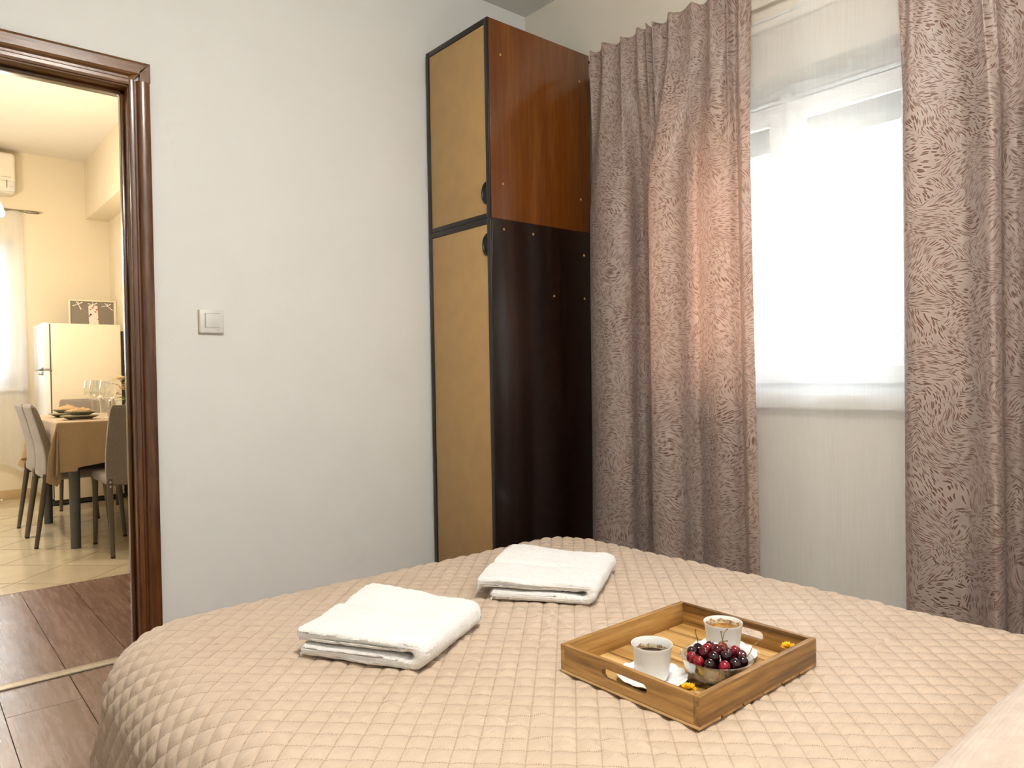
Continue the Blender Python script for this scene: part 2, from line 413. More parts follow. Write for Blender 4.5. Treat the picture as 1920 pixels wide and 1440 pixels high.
# ------------------------------------------------------------------ outside the window: terrace, house opposite
tag(boxes('ground', [(2.9, 20, -12, 16, -.9, -.8)], M('outdoor_paving', '#BDB7AB', .9, var=.08, scale=2)), 'pale paved yard outside the bedroom window', 'ground', kind='structure')
N = thing('house', (-1.5, 13.5, -.8), 'low pale house added unseen behind the dining room window to screen the sky', 'house')  # unseen house, added and placed to govern daylight through the dining window
box('house_wall', -8, 5, 13, 14, -.8, 3.6, M('alley_render', '#EDE9E2', .9, var=.03, scale=2), N)
prism('roof', [(12.6, 3.6), (13, 3.6), (16, 4.6), (16, 4.8), (12.6, 3.75)], 'X', -8.2, 5.2, M('roof_tile', '#B08A74', .9, var=.1), N)
tag(boxes('ground', [(-6, 2.9, 7.7, 20, -.9, -.8)], M('outdoor_paving', '#BDB7AB', .9, var=.08, scale=2)), 'pale paved alley outside the dining room window', 'ground', kind='structure')
H = thing('house', (7.4, 3, -.8), 'pale rendered house across the yard seen through the window', 'house')
box('house_wall', 7.0, 7.3, -4, 10, -.8, 2.95, M('house_render', '#E7D9CC', .9, var=.03, scale=2), H)
boxes('eave', [(6.45, 7.3, -4, 10, 2.95, 3.2)], M('eave_grey', '#A9A6A0', .8), H)
rf = prism('roof', [(6.3, 3.2), (10.5, 3.9), (10.5, 3.75), (6.3, 3.05)], 'Y', -4, 10, M('roof_tile', '#B08A74', .9, var=.1), H)
for y0, y1 in ((1.9, 2.9), (4.6, 5.6)):
    wn = box('window', 6.97, 7.01, y0, y1, 1.05, 2.05, M('shutter_grey', '#9AA0A0', .5), H)
    box('pane', 6.96, 6.975, y0+.07, y1-.07, 1.12, 1.98, M('far_glass', '#8F9BA3', .15), wn)

# ------------------------------------------------------------------ bed and coverlet
B = thing('bed', (1.15, .9, 0), 'double bed standing between the doorway and the window', 'bed')
box('bed_base', .47, 1.83, -.12, 1.86, .06, .2, wood('bed_base_wood', '#3A2416', '#55351F', '#6B452A', 'Y'), B, bev=.01)
box('mattress', .455, 1.855, -.13, 1.885, .2, .375, M('mattress_cloth', '#E8DFD2', .9), B, bev=.05, seg=4)
for x in (.52, 1.78):
    for y in (-.05, 1.8): box('leg', x-.025, x+.025, y-.025, y+.025, 0, .06, MATS['bed_base_wood'], B)
def quilt_mat():
    t = NT('beige_quilted_cotton'); c = .039*math.sqrt(2)
    tc = t.n('ShaderNodeTexCoord'); sp = t.n('ShaderNodeSeparateXYZ'); t.l(tc.outputs['UV'], sp.inputs[0])
    s = t.math('DIVIDE', t.math('ADD', sp.outputs[0], sp.outputs[1]), c); d = t.math('DIVIDE', t.math('SUBTRACT', sp.outputs[1], sp.outputs[0]), c)
    def line(q, along):        # dashed stitching along the quilting lines
        near = t.math('LESS_THAN', t.math('ABSOLUTE', t.math('SUBTRACT', t.math('FRACT', t.math('ADD', q, .5)), .5)), .034)
        dash = t.math('LESS_THAN', t.math('FRACT', t.math('MULTIPLY', along, 11)), .55)
        return t.math('MULTIPLY', near, dash)
    st = t.math('MAXIMUM', line(s, d), line(d, s))
    base = t.ramp(t.noise(tc.outputs['UV'], 3, 3), [(.3, S('#C1AB94')), (.7, S('#C8B39D'))])
    col = t.mix(t.math('MULTIPLY', st, .8), base, S('#94795B'))
    mp = t.n('ShaderNodeMapping'); mp.inputs['Rotation'].default_value = (0, 0, math.radians(28)); mp.inputs['Scale'].default_value = (14, 75, 1); t.l(tc.outputs['UV'], mp.inputs[0])
    wr = t.noise(mp.outputs[0], 1.6, 3, .55, .6)
    fine = t.noise(tc.outputs['UV'], 420, 2)
    hgt = t.math('ADD', t.math('MULTIPLY', wr, 1.0), t.math('MULTIPLY', fine, .06))
    hgt = t.math('SUBTRACT', hgt, t.math('MULTIPLY', st, .25))
    t.bump(hgt, .55, .004)
    t.set(Base_Color=col, Roughness=.62); t.b.inputs['Sheen Weight'].default_value = .15; t.b.inputs['Sheen Roughness'].default_value = .4
    return t.m
X0, X1, Y1 = .47, 1.845, 1.885; ZT_ = .394; RR = .135; PR = .10
def cover_pos(u, v):
    nx = np.clip(u, X0+PR, X1-PR); ny = np.minimum(v, Y1-PR)
    qx, qy = u-nx, v-ny; L = np.sqrt(qx*qx+qy*qy)+1e-9
    dx, dy = qx/L, qy/L; d = np.maximum(L-PR, 0); inside = np.minimum(L, PR)
    a = np.minimum(d/RR, PI/2); hz = RR*np.sin(a); dr = RR*(1-np.cos(a)); ex = np.maximum(d-RR*PI/2, 0)
    ang = np.arctan2(qy, qx); corner = np.clip(np.minimum(np.abs(dx), np.abs(dy))*1.6, 0, 1)
    fl = ex*.06 + ex*corner*(.10+.22*np.sin(ang*14+.6)) + ex*.05*np.sin(v*9+u*5)
    X = nx+dx*(inside+hz+fl); Y = ny+dy*(inside+hz+fl); Z = ZT_-dr-ex
    return X, Y, Z
nu, nv = 560, 560
uu = np.linspace(X0-.53, X1+.5, nu); vv = np.linspace(-.12, Y1+.5, nv)
UU, VV = np.meshgrid(uu, vv, indexing='ij')
X, Y, Z = cover_pos(UU, VV)
Z = Z+.003*fbm(UU, VV, 3.2, 3)
P = np.stack([X, Y, Z], -1)
du = np.gradient(P, axis=0); dv = np.gradient(P, axis=1); Nn = np.cross(du, dv); Nn /= np.linalg.norm(Nn, axis=-1)[..., None]+1e-12
c = .039*math.sqrt(2); s_ = (UU+VV)/c; t_ = (VV-UU)/c
pf = np.abs(np.sin(PI*s_))*np.abs(np.sin(PI*t_))
rc = np.random.default_rng(5).uniform(.75, 1.2, (200, 200)); ci = np.floor(s_).astype(int) % 200; cj = np.floor(t_).astype(int) % 200
puff = .0064*pf**.5*rc[ci, cj]
wr = fbm(UU*.9+VV*.45, (VV*.9-UU*.45)*5.5, 9, 8, 3)
puff = puff + np.clip(pf*2, 0, 1)*.0024*wr
RIDGES = ((1.50, .672, 1.73, .664, .006, .006), (1.24, 1.42, 1.175, 1.17, .005, .006), (1.20, 1.41, 1.14, 1.18, .004, .005), (.805, 1.03, .855, .86, .005, .0055), (.78, .92, .85, .71, .005, .0055), (.74, 1.04, .79, .90, .004, .005), (.66, 1.21, .70, 1.07, .004, .005), (.86, .84, .90, .68, .004, .005), (.70, .98, .74, .85, .003, .005))
def ridge(x0, y0, x1, y1, h, wd):        # a crease in the cloth
    d = np.array([x1-x0, y1-y0]); L = np.linalg.norm(d); d = d/L
    a = (UU-x0)*d[0]+(VV-y0)*d[1]; b = -(UU-x0)*d[1]+(VV-y0)*d[0]+.006*np.sin(a*40)
    return h*np.exp(-(b/wd)**2)*np.clip(a/(.25*L), 0, 1)*np.clip((L-a)/(.25*L), 0, 1)
for q in RIDGES: puff = puff+ridge(*q)
P = P+Nn*puff[..., None]; P[..., 2] = np.maximum(P[..., 2], .012+.004*fbm(UU, VV, 9, 4))
tag(grid('bedspread', P, quilt_mat(), uv=np.stack([UU, VV], -1)), 'beige diamond-quilted bedspread draped over the bed', 'bedspread')

# ------------------------------------------------------------------ towels
def towel_mat():
    t = NT('white_terry_cotton'); v = t.coord()
    t.bump(t.math('ADD', t.noise(v, 330, 3, .7), t.math('MULTIPLY', t.noise(v, 90, 2), .6)), .75, .003)
    t.set(Base_Color=t.ramp(t.noise(v, 300, 3), [(.3, S('#E9E6E0')), (.65, S('#F7F5F2'))]), Roughness=.95)
    t.b.inputs['Sheen Weight'].default_value = .25; t.b.inputs['Subsurface Weight'].default_value = 0
    return t.m
tw_m = towel_mat()
def towel(name, corner, d1, d2, L, Wd, H, seed, label, ends=(.02, .0), crease=.62):
    """corner: floor point at the open left end; d1: unit dir towards the fold, d2: unit dir of the width"""
    h = H/2; lo, to = ends
    pts = [(lo, .0), (L*.3, 0), (L*.6, 0), (L-.03, 0), (L-.012, .004), (L-.001, h*.55), (L+.001, h), (L-.002, h*1.5), (L-.014, H-.003), (L-.035, H+.001), (L*.72, H-.002), (L*.5, H-.003), (L*.25, H), (to+.012, H-.001), (to+.002, H-.006), (to, H*.75), (to+.003, H*.58), (to+.012, H*.53),
           (L*.3, H*.535), (L*.6, H*.53), (L-.06, H*.55), (L-.035, H*.62), (L-.026, H*.5), (L-.036, H*.40), (L-.06, H*.45), (L*.6, H*.475), (L*.3, H*.465), (lo+.012, H*.47), (lo+.002, H*.42), (lo-.004, H*.22), (lo-.001, .006)]
    prof = smoothline(pts, 300, closed=True)
    tn = np.roll(prof, -1, 0)-np.roll(prof, 1, 0); nn = np.stack([tn[:, 1], -tn[:, 0]], -1); nn /= np.linalg.norm(nn, axis=1)[:, None]+1e-12  # outward (ccw)
    rows = np.concatenate([[0, .0012, .003, .006, .010], np.linspace(.014, Wd-.014, 84), [Wd-.010, Wd-.006, Wd-.003, Wd-.0012, Wd]])
    inset = np.concatenate([[.0085, .0055, .0033, .0014, .0003], np.zeros(84), [.0003, .0014, .0033, .0055, .0085]])
    r = np.random.default_rng(seed); P = np.zeros((len(rows), len(prof), 3))
    for i, (wv, ins) in enumerate(zip(rows, inset)):
        q = prof-nn*ins+nn*r.normal(0, .0005, len(prof))[:, None]
        zz = q[:, 1]; k = np.clip(zz/H, 0, 1)
        wob = .010*np.sin(3.1*q[:, 0]/L+seed)*(wv/Wd-.5)
        ss = q[:, 0]+.008*math.sin(5*wv/Wd+seed)*k + fbm(np.array([wv]), np.array([0.]), 14, seed)[0]*.004
        zc = -.007*np.exp(-((wv-crease*Wd)/.016)**2)*np.clip((L-.02-q[:, 0])/.1, 0, 1)*k
        zc = zc + k*.012*np.clip((wv-crease*Wd)/(.3*Wd), 0, 1)*np.clip(1-q[:, 0]/L*1.1, 0, 1) + k*.004*fbm(q[:, 0], np.full(len(q), wv), 14, seed+1)
        z = zz+zc
        ww = wv+wob+fbm(q[:, 0], zz*4, 11, seed+2)*.004
        P[i, :, 0] = corner[0]+d1[0]*ss+d2[0]*ww; P[i, :, 1] = corner[1]+d1[1]*ss+d2[1]*ww; P[i, :, 2] = corner[2]+z
    o = grid(name, P, tw_m, closeV=True)
    from mathutils.geometry import tessellate_polygon
    tri = tessellate_polygon([[Vector((a, b, 0)) for a, b in prof-nn*.0085]])
    bm = bmesh.new(); bm.from_mesh(o.data); bm.verts.ensure_lookup_table(); n_ = len(prof)
    for a, b, c in tri:
        for off in (0, (len(rows)-1)*n_):
            try: bm.faces.new((bm.verts[off+a], bm.verts[off+b], bm.verts[off+c])).smooth = True
            except ValueError: pass
    bmesh.ops.recalc_face_normals(bm, faces=bm.faces); bm.to_mesh(o.data); bm.free()
    return tag(o, label, 'towel', 'folded towels on the bedspread')
def towel_px(name, A, Bc, C, H, seed, label, **kw):
    A, Bc, C = map(np.array, (A, Bc, C)); d1 = (Bc-A); L = np.linalg.norm(d1); d1 = d1/L
    d2 = np.array([-d1[1], d1[0]]); Wd = abs((C-Bc)@d2)
    return towel(name, (A[0], A[1], .401), d1, d2, L, Wd, H, seed, label, **kw)
towel_px('towel', (.636, 1.482), (.777, 1.206), (1.040, 1.350), .060, 1, 'folded white terry towel nearer the doorway, at the left of the bed')
towel_px('towel', (1.150, 1.520), (1.325, 1.251), (1.610, 1.437), .056, 2, 'folded white terry towel farther back, in front of the wardrobe', ends=(.045, .0), crease=.5)

# ------------------------------------------------------------------ tray
TZ = .4015
acx = wood('acacia_along_x', '#5E3F1D', '#A0763F', '#C79D5F', 'X', .45, 110, 16, .2, rnd=.1)
acy = wood('acacia_along_y', '#5E3F1D', '#A0763F', '#C79D5F', 'Y', .45, 110, 16, .2, rnd=.1)
acs = wood('acacia_slats', '#94692F', '#C69B5C', '#E0BC84', 'Y', .45, 110, 16, .2, rnd=.14)
T = thing('serving_tray', (1.183, .867, TZ), 'rectangular wooden serving tray with cut-out handles on the bedspread', 'tray')
tx0, tx1, ty0, ty1, tt = .988, 1.378, .704, 1.028, .011; tz1 = .4565
box('side_board', tx0, tx1, ty0, ty0+tt, TZ+.005, tz1, acx, T, bev=.0008)
box('side_board', tx0, tx1, ty1-tt, ty1, TZ+.005, tz1, acx, T, bev=.0008)
def slot(y, z, ln, r, n=10):
    out = []
    for i in range(n+1): a = -PI/2+PI*i/n; out.append((y+ln/2-r+r*math.cos(a), z+r*math.sin(a)))
    for i in range(n+1): a = PI/2+PI*i/n; out.append((y-ln/2+r+r*math.cos(a), z+r*math.sin(a)))
    return out
for xa in (tx0, tx1-tt):
    hz0 = TZ+.005
    prism('handle_board', [(ty0+tt, hz0), (ty1-tt, hz0), (ty1-tt, tz1), (ty0+tt, tz1)], 'X', xa, xa+tt, acy, T, holes=[slot((ty0+ty1)/2, .432, .105, .0095)], bev=.0006)
sl = (tx1-tx0)/6
for i in range(6): box('slat', tx0+i*sl+(.0026 if i else 0), tx0+(i+1)*sl-(.0026 if i < 5 else 0), ty0+.0005, ty1-.0005, TZ, TZ+.0075, acs, T, bev=.0008)
TF = TZ+.0078

# ------------------------------------------------------------------ cups, saucers, bowl, cherries
porc = M('white_glazed_porcelain', '#F3F1EC', .08, var=.01)
def scup(c, lab, coffee_hex, level, rim_hex):
    o = thing('coffee_cup', c, lab, 'cup', 'coffee cups on the tray')
    R, Hh = .0385, .066
    prof = [(0, .003), (.020, .003), (.0225, 0), (.0255, .0005), (.0285, .005), (.0318, .016), (.0340, .032), (.0357, .05), (.0372, .060), (.0385, .0655), (.0383, .0668), (.0373, .0665), (.0345, .058), (.0332, .045), (.0315, .028), (.028, .012), (.022, .008), (0, .008)]
    lathe('cup', prof, c, porc, o, 56)
    rr = np.interp(level, [.012, .028, .045, .058], [.028, .0315, .0332, .0345])-.0003
    t = NT('coffee_'+coffee_hex[1:]); v = t.coord()
    t.set(Base_Color=t.ramp(t.noise(v, 90, 3, .6), [(.4, S(coffee_hex)), (.65, S(rim_hex))]), Roughness=.12)
    lathe('coffee', [(0, level), (rr*.9, level), (rr, level+.0006)], c, t.m, o, 40)
    # dried foam ring on the inner wall
    th = np.linspace(0, 2*PI, 60, endpoint=False); lo = level+.001; P = np.zeros((5, 60, 3))
    n1 = fbm(np.cos(th)*2, np.sin(th)*2, 2.1, 11)
    for i in range(5):
        z = lo+(.004+.004*(n1+.6))*i/4*1.2; rz = np.interp(z, [.012, .028, .045, .058, .0665], [.028, .0315, .0332, .0345, .0373])-.0003
        P[i, :, 0] = c[0]+rz*np.cos(th); P[i, :, 1] = c[1]+rz*np.sin(th); P[i, :, 2] = c[2]+z
    f = NT('dried_foam_'+coffee_hex[1:]); f.set(Base_Color=f.ramp(f.noise(f.coord(), 160, 3, .7), [(.42, S('#9A7440')), (.6, S('#E4D7BA'))]), Roughness=.6)
    grid('foam_ring', P, f.m, o, closeV=True)
    return o
def saucer(c, lab):
    prof = [(0, .0), (.022, 0), (.024, .001), (.040, .0035), (.054, .007), (.0645, .0125), (.0652, .0138), (.063, .0142), (.053, .0092), (.040, .0060), (.026, .0046), (0, .0046)]
    o = lathe('saucer', prof, c, porc, None, 96, rmod=lambda i, r, th: .03*np.abs(np.cos(th*8))*(r/.065)**3-.015*(r/.065)**3, zmod=lambda i, r, th: .0012*np.cos(th*16)*(r/.065)**3)
    return tag(o, lab, 'saucer', 'scalloped saucers on the tray')
C1, C2 = (1.069, .866), (1.266, .842)
saucer((C1[0], C1[1], TF), 'white scalloped saucer under the cup of dark coffee'); saucer((C2[0], C2[1], TF), 'white scalloped saucer behind the bowl of cherries')
scup((C1[0], C1[1], TF+.005), 'white porcelain cup with dark black coffee, nearest the tray handle', '#1E0E06', .045, '#3A200E')
scup((C2[0], C2[1], TF+.005), 'white porcelain cup with light brown foamy coffee, behind the cherries', '#8A5A22', .052, '#B98A45')
BC = (1.155, .783, TF); bowl_m = glass('pressed_clear_glass', (.95, .96, .96, 1), .04, 1.5)
bp = [(0, .002), (.018, .002), (.021, 0), (.026, .001), (.038, .006), (.051, .018), (.0595, .032), (.0650, .046), (.0668, .0485), (.0655, .0500), (.0630, .0485), (.057, .0325), (.0485, .020), (.036, .010), (.02, .0055), (0, .0055)]
tag(lathe('glass_bowl', bp, BC, bowl_m, None, 120, rmod=lambda i, r, th: (.030*np.abs(np.sin(th*18))*(4 <= i <= 6))), 'ribbed clear glass bowl filled with cherries on the tray', 'bowl')
ch_ms = []
for nm, a, b in (('cherry_dark', '#16040A', '#2E0710'), ('cherry_red', '#6A0715', '#9B0E22'), ('cherry_wine', '#38050F', '#5C0A1A')):
    t = NT(nm); t.set(Base_Color=t.ramp(t.noise(t.coord(), 60, 3), [(.35, S(a)), (.65, S(b))]), Roughness=.1); t.b.inputs['Coat Weight'].default_value = .25; ch_ms.append(t.m)
stem_m = M('cherry_stem', '#8A6A3A', .6)
th = np.linspace(0, PI, 15); ph = np.linspace(0, 2*PI, 22, endpoint=False)
def cherry_mesh(mat):
    rr = .0108*(1+.03*np.cos(2*th)); P = np.zeros((15, 22, 3)); dent = .0032*np.exp(-(th/.42)**2)
    P[..., 0] = (rr*np.sin(th))[:, None]*np.cos(ph); P[..., 1] = (rr*np.sin(th))[:, None]*np.sin(ph)*.95; P[..., 2] = (rr*np.cos(th)-dent)[:, None]+0*ph
    o = grid('cherry', P, mat, closeV=True); me = o.data; bpy.data.objects.remove(o); me.transform(Matrix.Translation((0, 0, -.0105))); return me
cms = [cherry_mesh(m) for m in ch_ms]
zc = BC[2]
def rbowl(z): return float(np.interp(z, [.0055, .010, .021, .0345, .0485, .07], [.02, .031, .0435, .054, .0625, .068]))
spots = []
for ring_, n, rad, z, ph0 in ((0, 1, 0, .0170, 0), (0, 5, .0235, .0195, .3), (1, 11, .0415, .0315, .1), (1, 5, .0200, .0335, .8), (2, 12, .0465, .0475, -YAW), (2, 6, .0235, .0535, -YAW), (3, 1, .001, .0600, 0)):
    for q in range(n):
        a = ph0+2*PI*q/n
        spots.append((BC[0]+rad*math.cos(a)+random.uniform(-.0012, .0012), BC[1]+rad*math.sin(a)+random.uniform(-.0012, .0012), zc+z+random.uniform(-.001, .001), ring_))
redset = {23, 24, 28, 29, 31, 35, 36}
stems = {26: (-.4, -.2, 1.0), 33: (.6, -.3, .5), 36: (.5, -.8, .3), 39: (-.1, .1, 1), 40: (.7, -.1, .6)}
for i, (x, y, z, rg) in enumerate(spots):
    k = 1 if i in redset else (2 if i % 3 == 1 else 0)
    top = rg >= 2
    cn = ('bright red', 'dark, nearly black', 'wine red')[{1: 0, 0: 1, 2: 2}[k]]
    lab = f'{cn} cherry heaped on top in the glass bowl' if top else f'{cn} cherry lower down inside the glass bowl'
    if top:
        dxy = Vector((x-BC[0], y-BC[1])); rr_, ff_ = dxy.x*rt.x+dxy.y*rt.y, dxy.x*rt.y*-1+dxy.y*rt.x
        hr = int(round((PI/2-math.atan2(ff_, rr_))/(PI/6))) % 12 or 12
        hr = 'twelve one two three four five six seven eight nine ten eleven'.split()[hr % 12]
        lab = f'{cn} cherry at {hr} o\'clock round the rim of the heap in the bowl' if dxy.length > .035 else f'{cn} cherry at {hr} o\'clock in the inner ring of the heap'
    if i in stems: lab = {26: 'cherry in the bowl with a short stem standing up at the back of the heap', 33: 'cherry in the bowl with a stem leaning sideways over the glass rim', 36: 'bright red cherry in the bowl with a stem lying towards the tray edge', 39: 'dark cherry with an upright stem in the inner ring of the heap', 40: 'topmost cherry in the bowl with a slanting stem'}[i]
    o = thing('cherry', (x, y, z), lab, 'cherry', 'cherries in the glass bowl') if i in stems else bpy.data.objects.new('cherry', cms[k])
    if i in stems:
        fl = bpy.data.objects.new('flesh', cms[k]); COL.objects.link(fl); fl.parent = o
        d = Vector(stems[i]).normalized(); p0 = Vector((0, 0, .006)); 
        fl.rotation_euler = d.to_track_quat('Z', 'Y').to_euler(); p0 = d*.0075
        st = smoothline([p0, p0+d*.012+Vector((.002, .001, .002)), p0+d*.024+Vector((.001, .004, .005)), p0+d*.034+Vector((.004, .005, .004))], 12)
        tube('stem', [(q[0]+x, q[1]+y, q[2]+z) for q in st], [.0009]*10+[.0013, .0018], stem_m, o, 6)
    else:
        COL.objects.link(o); o.location = (x, y, z); o.rotation_euler = (random.uniform(-1.2, 1.2), random.uniform(-1.2, 1.2), random.uniform(0, 6))
        tag(o, lab, 'cherry', 'cherries in the glass bowl')
# yellow flower heads
yel = M('yellow_petal', '#F2B90C', .6, var=.12, scale=60)
def flower(c, r, n, lab, seed, sh=0.0):
    o = thing('yellow_flower', c, lab, 'flower', 'yellow flowers on the tray'); rr = random.Random(seed)
    bm = bmesh.new()
    for lay, (k, tilt, ln) in enumerate(((n, .25, 1), (n, .6, .85), (n-3, 1.0, .6))):
        for q in range(k):
            a = 2*PI*q/k+lay*.3+rr.uniform(-.1, .1); L = r*ln*rr.uniform(.85, 1.1); w_ = r*.13
            d = Vector((math.cos(a)*math.cos(tilt), math.sin(a)*math.cos(tilt), math.sin(tilt))); s = Vector((-math.sin(a), math.cos(a), 0)); u = d.cross(s)
            b0 = Vector((c[0], c[1], c[2]+.003+lay*.0008))
            pts = [b0-s*w_*.5, b0+s*w_*.5, b0+d*L*.7+s*w_, b0+d*L+s*w_*.35, b0+d*L-s*w_*.35, b0+d*L*.7-s*w_]
            f = bm.faces.new([bm.verts.new(p) for p in pts])
            r_ = bmesh.ops.extrude_face_region(bm, geom=[f]); bmesh.ops.translate(bm, verts=[v for v in r_['geom'] if isinstance(v, bmesh.types.BMVert)], vec=u*.0005)
    finish(bm, 'petals', yel, o)
    lathe('flower_base', [(0, -sh), (r*.12, -sh), (r*.14, -sh*.3), (r*.34, .002), (r*.2, .0045), (0, .005)], c, M('flower_green', '#7E8A2C', .7), o, 14)
flower((1.074, .790, TF+.003), .0185, 14, 'yellow flower head in the near corner of the tray', 1, .003)
flower((1.172, .910, TF), .0105, 12, 'yellow flower head half hidden behind the dark coffee cup', 2)
flower((1.332, .738, TF+.026), .0165, 14, 'yellow flower head at the right corner of the tray', 3, .026)

# ------------------------------------------------------------------ pillow (foreground, right)
def pillow():
    n = 150; u = np.linspace(-1, 1, n); U, V = np.meshgrid(u, u, indexing='ij')
    hx, hy, hh = .40, .235, .085; cx, cy, cz_ = 1.235, .118, .487
    f = np.clip((1-np.abs(U)**2.6), 0, 1)**.55*np.clip((1-np.abs(V)**2.6), 0, 1)**.55
    pin = 1-.05*(1-np.abs(U)**2)*np.abs(V)**6-.0*(V)
    out = []
    for sgn in (1, -1):
        rib = .0016*np.sin(V*hy/.0042*PI)*np.clip(f*3, 0, 1)
        x = cx+hx*U*(1-.05*(1-V**2)*np.abs(U)**6); y = cy+hy*V*(1-.04*(1-U**2)*np.abs(V)**6)
        z = cz_+sgn*(hh*f*(1 if sgn > 0 else .9)+(rib if sgn > 0 else 0))+.006*fbm(U, V, 2.2, 17)
        P = np.stack([x, y, z], -1); out.append(P if sgn > 0 else P[::-1])
    t = NT('beige_ribbed_knit'); v = t.coord()
    t.bump(t.noise(v, 350, 3), .3, .002); t.set(Base_Color=t.ramp(t.noise(v, 40, 3), [(.3, S('#BBA998')), (.7, S('#C8B7A7'))]), Roughness=.9)
    t.b.inputs['Sheen Weight'].default_value = .3
    o = thing('pillow', (cx, cy, .402), 'soft beige ribbed pillow at the head of the bed', 'pillow')
    grid('upper_cover', out[0], t.m, o); grid('under_cover', out[1], t.m, o)
    q = np.linspace(0, 2*PI, 200, endpoint=False)
    e = [(cx+hx*U[i, j]*(1-.05*(1-V[i, j]**2)*abs(U[i, j])**6), cy+hy*V[i, j]*(1-.04*(1-U[i, j]**2)*abs(V[i, j])**6), cz_+.006*float(fbm(U, V, 2.2, 17)[i, j])) for i, j in [(a, 0) for a in range(0, n, 3)]+[(n-1, a) for a in range(0, n, 3)]+[(a, n-1) for a in range(n-1, -1, -3)]+[(0, a) for a in range(n-1, -1, -3)]]
    tube('piping', e, .004, t.m, o, 8)
pillow()

# ------------------------------------------------------------------ wardrobe: two stacked cabinets
blk = M('black_brown_edging', '#1A100C', .35, var=.1)
beige = M('beige_wood_grain_laminate', '#B7935E', .5, var=.05, scale=14, bump=.1, bscale=200)
mah = wood('mahogany_veneer', '#5C2E0D', '#6C3910', '#7A4615', 'Z', .22, 70, 5, .05, coat=.3)
wen = wood('dark_wenge_veneer', '#120906', '#1B0E09', '#26140D', 'Z', .2, 90, 8, .05, coat=.3)
plugm = M('tan_screw_cap', '#B98447', .4); hole_m = M('deep_black_recess', '#060505', .5)
wx0, wx1, wy0, wy1 = 1.905, 2.512, 2.358, 2.812
def cabinet(name, z0, z1, side_m, label, hz, plugs, base=0):
    o = thing(name, ((wx0+wx1)/2, (wy0+wy1)/2, z0), label, 'wardrobe', 'stacked wardrobe units')
    t = .02
    box('side_panel', wx0+.004, wx1, wy0, wy0+t, z0, z1, side_m, o, bev=.001)
    box('side_panel', wx0+.004, wx1, wy1-t, wy1, z0, z1, blk, o, bev=.001)
    box('top_panel', wx0+.004, wx1, wy0+t, wy1-t, z1-.022, z1, blk, o)
    box('bottom_panel', wx0+.004, wx1, wy0+t, wy1-t, z0, z0+.022, blk, o)
    box('back_panel', wx1-.006, wx1, wy0+t, wy1-t, z0+.022, z1-.022, blk, o)
    # proud dark edging all round the front
    box('edge_strip', wx0-.004, wx0+.004, wy0-.001, wy0+t+.003, z0, z1, blk, o, bev=.002)
    box('edge_strip', wx0-.004, wx0+.004, wy1-t-.003, wy1, z0, z1, blk, o, bev=.002)
    box('edge_strip', wx0-.004, wx0+.004, wy0+t+.003, wy1-t-.003, z1-.024, z1, blk, o, bev=.002)
    box('edge_strip', wx0-.004, wx0+.004, wy0+t+.003, wy1-t-.003, z0, z0+.02, blk, o, bev=.002)
    d = box('door', wx0-.001, wx0+.018, wy0+t+.004, wy1-t-.004, z0+.021+base, z1-.025, beige, o, bev=.001)
    # half-round recessed pull at the free edge of the door
    yc = wy0+t+.006; P = []
    for a in np.linspace(-PI/2, PI/2, 24):
        ring_ = []
        for q in np.linspace(0, 2*PI, 10, endpoint=False):
            rr = .039+.008*math.cos(q); ring_.append((wx0-.001-.006*max(0, math.sin(q))-.001, yc+rr*.62*math.cos(a), hz+rr*math.sin(a)))
        P.append(ring_)
    h = grid('handle', np.array(P), M('black_plastic_pull', '#0E0D0D', .3), d, closeV=True, capU=True)
    poly = [(yc+.033*.62*math.cos(a), hz+.033*math.sin(a)) for a in np.linspace(-PI/2, PI/2, 20)]
    prism('handle_recess', poly, 'X', wx0-.0022, wx0-.0008, hole_m, h)
    for px, pz in plugs:
        bm = bmesh.new(); bmesh.ops.create_cone(bm, cap_ends=True, segments=16, radius1=.0058, radius2=.0048, depth=.002)
        bmesh.ops.rotate(bm, verts=bm.verts, cent=(0, 0, 0), matrix=Matrix.Rotation(PI/2, 3, 'X')); bmesh.ops.translate(bm, verts=bm.verts, vec=(px, wy0-.0008, pz))
        finish(bm, 'screw_cap', plugm, o)
    return o
lw = cabinet('wardrobe', 0.0, 1.643, wen, 'tall lower wardrobe unit with beige door and near-black side panel', 1.533, [(1.975, 1.601), (2.142, 1.599), (2.459, 1.535), (2.458, 1.334), (2.262, 1.335)], base=.06)
upw = cabinet('wardrobe', 1.6435, 2.474, mah, 'upper wardrobe unit with beige door and reddish brown side panel', 1.749, [(1.971, 2.333), (2.445, 2.338), (1.974, 1.792), (2.443, 1.793)])

# ------------------------------------------------------------------ light switch
plas = M('switch_plastic', '#E6E5E0', .35, var=.01)
s = thing('light_switch', (.917, WA, 1.207), 'square white light switch on the wall beside the doorway', 'switch')
box('back_plate', .868, .956, WA-.010, WA, 1.163, 1.250, M('switch_side_shade', '#CDBB9D', .5), s, bev=.002)  # plate colour carries the brownish shade on the switch's left side
box('frame', .872, .960, WA-.0135, WA-.009, 1.163, 1.251, plas, s, bev=.0018)
rk = box('rocker', .892, .944, WA-.0165, WA-.012, 1.184, 1.236, plas, s, bev=.0015)
for a in ((.890, .892, 1.182, 1.238), (.892, .944, 1.236, 1.2375)): box('shadow_gap', a[0], a[1], WA-.0138, WA-.013, a[2], a[3], M('switch_gap_grey', '#8F8F8A', .7), s)
box('mark', .934, .942, WA-.0137, WA-.0132, 1.1745, 1.176, M('switch_gap_grey', '#8F8F8A', .7), s)

